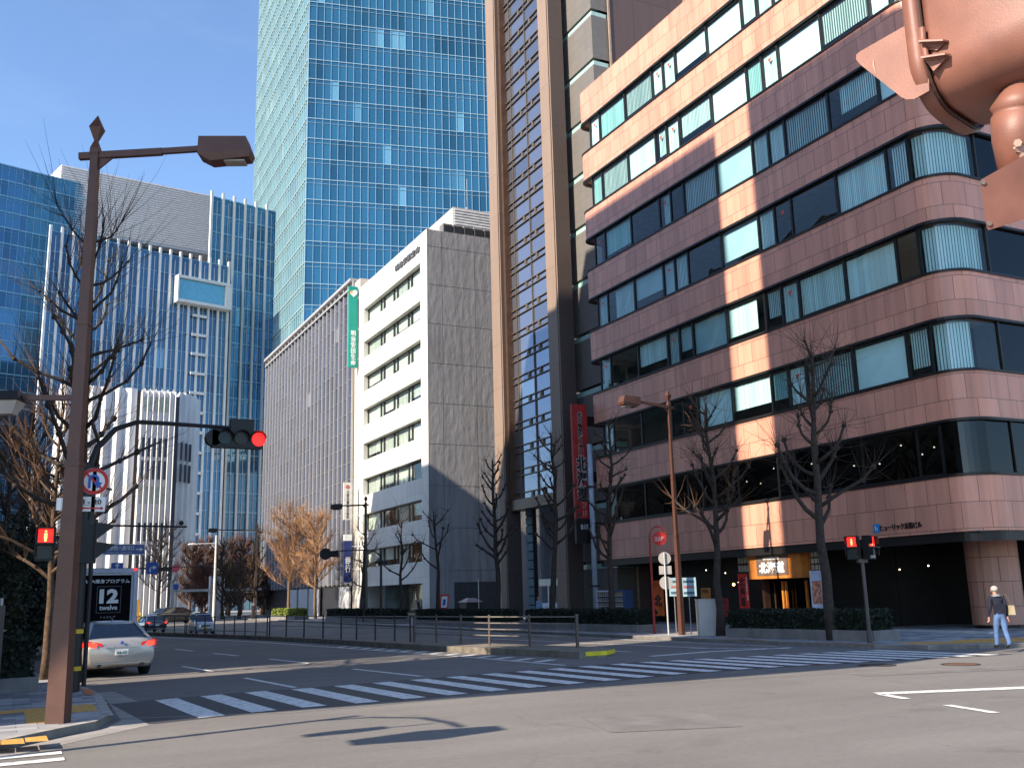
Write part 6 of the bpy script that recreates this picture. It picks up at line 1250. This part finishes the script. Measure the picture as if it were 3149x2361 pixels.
# small works at the far junction
t = thing('warning_board', 'orange upright warning board at the far junction', 'sign', (10.6, 96, 0)); m = MB(); m.box(-.28, -.05, .2, .28, .05, 2.3); m.build('board', mat('warning_orange', (.62, .30, .02), .5), t); m = MB(); m.box(-.3, -.2, 0, .3, .2, .2); m.build('foot', DARKM, t)
PO = mat('white_post', (.55, .54, .50), .6)
t = thing('gateway_frame', 'pale portal frame before the far wooded strip', 'frame', (21.0, 126, 0)); m = MB(); m.box(-3.3, -.2, 0, -2.9, .2, 4.6); m.build('post', PO, t); m = MB(); m.box(1.2, -.5, 0, 2.9, .5, 5.0); m.build('post', PO, t); m = MB(); m.box(-3.3, -.15, 3.2, 7.5, .15, 3.5); m.build('beam', PO, t)
t = thing('road_sign', 'small round pinkish red sign far off at the junction', 'road sign', (17.2, 118, 0)); m = MB(); m.tube([(0, 0, 0), (0, 0, 6.0)], .06, 6); m.build('post', GREYM, t); m = MB(); m.disc((-.2, -.1, 5.7), (0, -1, 0), .42, .05, 18); m.build('sign_disc', mat('pink_red', (.60, .09, .14), .5), t); m = MB(); m.box(-.35, -.1, 3.4, .2, -.05, 4.0); m.build('lower_plate', BLUE, t)
# ================================================================ people
SKIN = mat('skin', (.42, .22, .15), .6, var=.05); JEAN = mat('blue_jeans', (.075, .135, .27), .85, var=.2, scale=9); JACK = mat('dark_navy_jacket', (.008, .010, .022), .85, var=.2); SHOE = mat('dark_shoes', (.02, .018, .016), .6); GREYH = mat('grey_hair', (.34, .32, .28), .9, var=.12, scale=20); SCARF = mat('grey_scarf', (.20, .20, .22), .9)
def figure(name, label, loc, rz, pose, mats, group=None, H=1.66):
    """one continuous skinned body; pose: joint -> (x,y,z), facing +y; mats: function of z (and x) -> slot"""
    J, E, Rr = pose; idx = {k: i for i, k in enumerate(J)}; me = bpy.data.meshes.new('body'); me.from_pydata([J[k] for k in J], [(idx[a], idx[b]) for a, b in E], []); o = bpy.data.objects.new('body', me); COL.objects.link(o)
    sk = o.modifiers.new('s', 'SKIN'); sk.use_smooth_shade = True; sk.branch_smoothing = .6
    for k, i in idx.items(): me.skin_vertices[0].data[i].radius = Rr[k]; me.skin_vertices[0].data[i].use_root = (k == 'pelvis')
    ss = o.modifiers.new('u', 'SUBSURF'); ss.levels = ss.render_levels = 2; dg = bpy.context.evaluated_depsgraph_get(); dg.update(); nm = bpy.data.meshes.new_from_object(o.evaluated_get(dg)); bpy.data.objects.remove(o)
    nm.materials.clear(); slots, fn = mats
    for m_ in slots: nm.materials.append(m_)
    for p in nm.polygons: p.material_index = fn(p.center); p.use_smooth = True
    t = thing(name, label, 'person', loc, rz, group); b = bpy.data.objects.new('body', nm); COL.objects.link(b); b.parent = t; return t
def hand(J, E, Rr, tagn, w_, f, side, curl):
    """palm and five fingers; w_ wrist point, f direction of the hand, side = +1/-1 for the thumb side"""
    w_ = Vector(w_); f = Vector(f).normalized(); s = Vector((0, side, 0)); s = (s - f * s.dot(f)).normalized(); c = f.cross(s) * curl; K = tagn
    J[K + 'palm'] = tuple(w_ + f * .07); E.append((K + 'wrist', K + 'palm')); Rr[K + 'palm'] = (.036, .02)
    for i, (q, L) in enumerate(((.03, .07), (.011, .082), (-.009, .077), (-.027, .06))):
        a = w_ + f * .10 + s * q; b = a + f * L * .5 + c * .012; e = b + f * L * .38 + c * .03
        for n_, p_, r_ in (('a', a, .0105), ('b', b, .009), ('c', e, .0075)): J[f'{K}f{i}{n_}'] = tuple(p_); Rr[f'{K}f{i}{n_}'] = (r_, r_)
        E += [(K + 'palm', f'{K}f{i}a'), (f'{K}f{i}a', f'{K}f{i}b'), (f'{K}f{i}b', f'{K}f{i}c')]
    a = w_ + f * .045 + s * .038; b = a + f * .04 + s * .02 + c * .01
    for n_, p_ in (('a', a), ('b', b)): J[f'{K}t{n_}'] = tuple(p_); Rr[f'{K}t{n_}'] = (.011, .010)
    E += [(K + 'wrist', f'{K}ta'), (f'{K}ta', f'{K}tb')]
def walker(stride=.0, lean=.06, armL=0.0, armR=0.0):
    J = {'pelvis': (0, 0, .90), 'waist': (0, .02, 1.06), 'chest': (0, lean, 1.24), 'upper': (0, lean * 1.3, 1.36), 'neck': (0, lean * 1.7, 1.43), 'headlow': (0, lean * 2.1 + .01, 1.50), 'headmid': (0, lean * 2.2, 1.58), 'headtop': (0, lean * 2.1, 1.645)}
    E = [('pelvis', 'waist'), ('waist', 'chest'), ('chest', 'upper'), ('upper', 'neck'), ('neck', 'headlow'), ('headlow', 'headmid'), ('headmid', 'headtop')]
    R_ = {'pelvis': (.155, .115), 'waist': (.15, .11), 'chest': (.17, .125), 'upper': (.13, .095), 'neck': (.058, .058), 'headlow': (.066, .078), 'headmid': (.078, .095), 'headtop': (.05, .06)}
    for s, sx, st, ar in (('L', -1, stride, armL), ('R', 1, -stride, armR)):
        J.update({s + 'hip': (sx * .085, 0, .84), s + 'knee': (sx * .09, st * .5 + .03, .47), s + 'ankle': (sx * .09, st - (.05 if st < 0 else 0), .09 + (.06 if st < 0 else 0)), s + 'toe': (sx * .10, st + .15, .035 + (.0 if st >= 0 else .0)),
                  s + 'sh': (sx * .18, lean * 1.25, 1.36), s + 'elb': (sx * .215, lean + ar * .35 - .03, 1.10), s + 'wrist': (sx * .235, lean + ar, .87)})
        E += [('pelvis', s + 'hip'), (s + 'hip', s + 'knee'), (s + 'knee', s + 'ankle'), (s + 'ankle', s + 'toe'), ('upper', s + 'sh'), (s + 'sh', s + 'elb'), (s + 'elb', s + 'wrist')]
        R_.update({s + 'hip': (.09, .10), s + 'knee': (.068, .072), s + 'ankle': (.055, .06), s + 'toe': (.042, .03), s + 'sh': (.068, .075), s + 'elb': (.055, .058), s + 'wrist': (.036, .03)})
        hand(J, E, R_, s, J[s + 'wrist'], (sx * .05, ar * .25 + .02, -1), 1, 1 if sx > 0 else -1)
    # nose
    J['nose'] = (0, lean * 2.2 + .115, 1.56); E.append(('headmid', 'nose')); R_['nose'] = (.014, .016)
    return J, E, R_
def dress(c):
    ax = abs(c.x)
    if c.z > 1.405 and ax < .12: return 0
    if c.z < .855 and ax > .205: return 0
    if c.z < .11: return 3
    if c.z < .93 and ax < .21: return 2
    return 1
px = gp(3086, 1992, .12); t = figure('person', 'person in a dark jacket and pale jeans walking away past the round pillar', (px.x, px.y, .1), rad(-24), walker(.14, .05, .07, -.02), ([SKIN, JACK, JEAN, SHOE], dress))
m = MB(); m.ball((0, .10, 1.60), .105, nu=12, nv=9, sc=(.9, 1.02, .86)); m.build('hair', GREYH, t, True); m = MB(); m.ball((-.092, .115, 1.555), .02, sc=(.5, 1, 1.4)); m.ball((.092, .115, 1.555), .02, sc=(.5, 1, 1.4)); m.build('ears', SKIN, t); m = MB(); m.ring((0, .07, 1.44), (0, .2, 1), .05, .115, .06, 14); m.build('scarf', SCARF, t)
m = MB(); m.extr([(-.17, -.06, .93), (.17, -.06, .93), (.16, -.085, 1.2), (-.16, -.085, 1.2)], (0, .02, 0)); m.build('jacket_back', JACK, t)
R2 = Matrix.Rotation(rad(-24), 3, 'Z'); bp2 = Vector((px.x, px.y, .1)) + R2 @ Vector((.30, .0, .95)); t = thing('shoulder_bag', 'beige shoulder bag hanging at the right hip of the person by the pillar', 'bag', bp2, rad(-24)); m = MB(); m.extr([(-.03, -.17, -.05), (-.03, .17, -.05), (-.02, .13, .2), (-.02, -.13, .2)], (.10, 0, 0)); m.build('pouch', mat('beige_canvas', (.32, .27, .17), .85, var=.15), t); m = MB(); m.tube([(0, -.1, .19), (-.07, -.08, .48), (-.1, .02, .50), (-.06, .1, .44), (0, .1, .19)], .012, 6); m.build('strap', mat('dark_strap', (.10, .085, .06), .8), t)
def tiny(label, x, y, rz, top, legs, grp):
    J, E, R_ = walker(.08, .03, .05, -.05); return figure('person', label, (x, y, .1), rz, (J, E, R_), ([SKIN, top, legs, SHOE], dress), grp)
RJ = mat('red_jacket', (.55, .05, .03), .8); DJ = mat('black_coat', (.015, .014, .018), .85)
tiny('person in a red jacket at the far junction beside the yellow bush', 9.6, 99, 2.0, RJ, DJ, 'far walkers'); tiny('second person in red at the far left, partly behind the truck', 6.9, 95, .4, RJ, DJ, 'far walkers'); p = onX(1292, 1890, 27); tiny('person in black standing at the corner of the white building', 31.0 - .6, 77.0 + .6, 1.5, DJ, DJ, 'far walkers')
p = onX(1660, 1885, 28); tiny('person in a blue top at the dark entrance of the tower', p.x, p.y, .3, mat('blue_top', (.25, .35, .5), .8), DJ, 'far walkers'); tiny('person in dark clothes among the far dark trees', 22.9, 104.5, 2.6, DJ, DJ, 'far walkers')
# ================================================================ brown signal close to the camera, upper right
SIGB = mat('sunlit_brown_paint', (.235, .098, .068), .5, var=.18, scale=7, spec=.45, streak=.22, bump=.06, bscale=160); SIGD = mat('brown_rubber_seal', (.05, .022, .016), .6); SCREW = mat('steel_screw', (.30, .22, .18), .4, .7); CHIP = mat('chipped_paint', (.42, .30, .24), .7)  # SIGB: the brown paint of the whole close signal
FW = Vector((RW[0][2], RW[1][2], RW[2][2])); RT_ = Vector((RW[0][0], RW[1][0], RW[2][0])); UPV = Vector((-RW[0][1], -RW[1][1], -RW[2][1]))
D0 = 3.3; SB0 = CP + ray(2990, 120) / 3040 * D0
t = thing('pedestrian_signal', 'large brown-painted signal housing with a hinged door close by at the upper right', 'signal', SB0)
AXH = Vector((FW.x, FW.y, 0)).normalized()
def hz(deg): return Matrix.Rotation(-rad(deg), 3, 'Z') @ AXH          # horizontal direction, degrees to the right of the camera heading
Fv = hz(-42); Sv = hz(48); Zv = Vector((0, 0, 1))                      # the lenses look along Fv, Sv runs across the housing
def P_(u, v, d=D0): return CP + ray(u, v) / 3040 * d - SB0
Q0 = P_(2846, 200, 3.3)
def PA(u, v):                                                          # on the left side of the housing
    d = ray(u, v); k = (Q0 + SB0 - CP).dot(Sv) / d.dot(Sv); return CP + d * k - SB0
def PB(u, v):                                                          # on the plane of the door seam
    d = ray(u, v); k = (Q0 + SB0 - CP).dot(Fv) / d.dot(Fv); return CP + d * k - SB0
zbot = PB(3040, 424).z; HT = .95; WD = .46
def outline(d, f, r=.15):
    r = max(r - d, .02); P = []
    for cs, cz, a0 in ((d + r, zbot + d + r, 180), (WD - d - r, zbot + d + r, 270), (WD - d - r, zbot + HT - d - r, 0), (d + r, zbot + HT - d - r, 90)):
        for k in range(9):
            a = rad(a0 + k * 90 / 8); q = Q0 + Sv * (cs + r * math.cos(a)) + Fv * f; P.append(Vector((q.x, q.y, cz + r * math.sin(a))))
    return P
def tub(name, steps, r=.15):
    m = MB(); secs = [outline(d, f, r) for d, f in steps]; n = len(secs[0]); m.v = [tuple(p) for s_ in secs for p in s_]
    for i in range(len(secs) - 1):
        for k in range(n): m.f.append((i * n + k, (i + 1) * n + k, (i + 1) * n + (k + 1) % n, i * n + (k + 1) % n)); m.m.append(0)
    m.f.append(tuple(range(n))); m.m.append(0); e = (len(secs) - 1) * n; m.f.append(tuple(e + k for k in reversed(range(n)))); m.m.append(0)
    o = m.build(name, SIGB, t); 
    for p in o.data.polygons: p.use_smooth = len(p.vertices) == 4
    return o
tub('housing', [(.012, -.006), (.0, -.03), (.004, -.34), (.015, -.42), (.045, -.475), (.10, -.505)])
tub('door', [(.06, .075), (.012, .06), (-.012, .045), (-.016, .004), (.0, .0)], .16)
m = MB(); q = outline(-.002, -.003); m.tube(q + [q[0]], .0065, 6, 0, False); m.build('seal', SIGD, t)
hood = [PA(2848, 36), PA(2640, 155), PA(2628, 165), PA(2627, 180), PA(2640, 196), PA(2765, 295), PA(2782, 303), PA(2806, 302), PA(2852, 276)]
m = MB(); m.extr([p + Sv * .012 for p in hood], Sv * .005); m.build('hood', SIGB, t)
m = MB(); m.tube([PA(2681, 180) + Sv * .010, PA(2682, 200) + Sv * .010, PA(2689, 225) + Sv * .010], [.0012, .0032, .001], 5); m.build('paint_scratch', CHIP, t)
# hinge
def hp(u, v, o): return PA(u, v) - Sv * o
m = MB(); m.tube([hp(2840, 92, .012), hp(2843, 136, .012)], .0115, 10); m.build('hinge_pin', SIGB, t); m = MB(); m.tube([hp(2846, 138, .013), hp(2856, 192, .013)], .0105, 10); m.build('hinge_pin', SIGB, t)
for (a, b, c_) in (((2842, 134), (2918, 128), (2884, 158)), ((2848, 184), (2924, 170), (2874, 222))):
    m = MB(); m.extr([hp(*a, .03), hp(*b, .004), hp(*c_, .002), hp(a[0] + 14, a[1] + 22, .002)], Sv * -.006); m.extr([hp(a[0], a[1] - 2, .034), hp(b[0], b[1] - 3, .002), hp(b[0] - 6, b[1] + 3, .030), hp(a[0] + 3, a[1] + 5, .046)], Zv * -.006); m.build('hinge_bracket', SIGB, t)
# neck, clamp and junction box below
m = MB(); m.tube([P_(3152, 235, 3.2) + FW * .02, P_(3148, 300, 3.2) + FW * .02, P_(3144, 330, 3.2) + FW * .02, P_(3144, 336, 3.2) + FW * .02, P_(3144, 350, 3.2) + FW * .02, P_(3144, 356, 3.2) + FW * .02, P_(3140, 420, 3.2) + FW * .02, P_(3157, 560, 3.2) + FW * .02], [.035, .072, .088, .078, .078, .085, .078, .066], 20); m.build('neck', SIGB, t, True)
m = MB(); m.tube([P_(3109, 470, 3.2) - FW * .06, P_(3112, 462, 3.2) - FW * .02], .014, 6); m.tube([P_(3096, 456, 3.2) - FW * .07, P_(3106, 452, 3.2) - FW * .05], .013, 6); m.tube([P_(3112, 465, 3.2) - FW * .05, P_(3127, 500, 3.2) - FW * .045], .011, 8); m.build('clamp_bolt', CHIP, t)
m = MB(); m.extr([P_(3014, 560, 3.1), P_(3018, 552, 3.1), P_(3190, 455, 3.1), P_(3330, 470, 3.1), P_(3330, 620, 3.1), P_(3040, 708, 3.1), P_(3034, 700, 3.1)], ray(3110, 600).normalized() * .25); m.build('junction_box', SIGB, t)
for u, v in ((3024, 560), (3043, 687)): m = MB(); m.disc(P_(u, v, 3.095), -FW, .008, .006, 10); m.build('screw', SCREW, t)
pp = P_(3420, 560, 3.25); m = MB(); m.tube([(pp.x, pp.y, .1 - SB0.z), (pp.x, pp.y, 1.2)], .09, 14); m.build('pole', SIGB, t); m = MB(); m.beam(P_(3180, 560, 3.2), pp, .1, .08); m.build('bracket_arm', SIGB, t)
# ================================================================ signal on the near left corner, outside the picture; its shadow lies across the road
t = thing('traffic_signal', 'horizontal traffic signal on a curved arm at the near left corner', 'traffic light', (-4.1, 14.05, 0)); m = MB(); m.tube([(0, 0, 0), (0, 0, 6.1)], [.12, .09], 10); m.build('pole', BLACK, t)
m = MB(); m.tube([(0, 0, 5.6), (.2, -.3, 6.05), (.55, -1.0, 6.25), (.9, -1.8, 6.1), (1.15, -2.3, 5.9)], .05, 8); m.build('arm', BLACK, t); m = MB(); m.obox((1.05, -2.65, 5.5), Vector((.62, -.10, 0)) * .95, Vector((.1, .5, 0)) * .5, (0, 0, .38)); m.build('signal_head', BLACK, t)
m = MB(); m.beam((.85, -1.7, 6.0), (.4, -1.5, 5.5), .05, .05); m.build('lower_arm', BLACK, t); m = MB(); m.obox((.35, -1.5, 5.4), (.40, .02, 0), (.02, .16, 0), (0, 0, .17)); m.build('lower_head', BLACK, t)
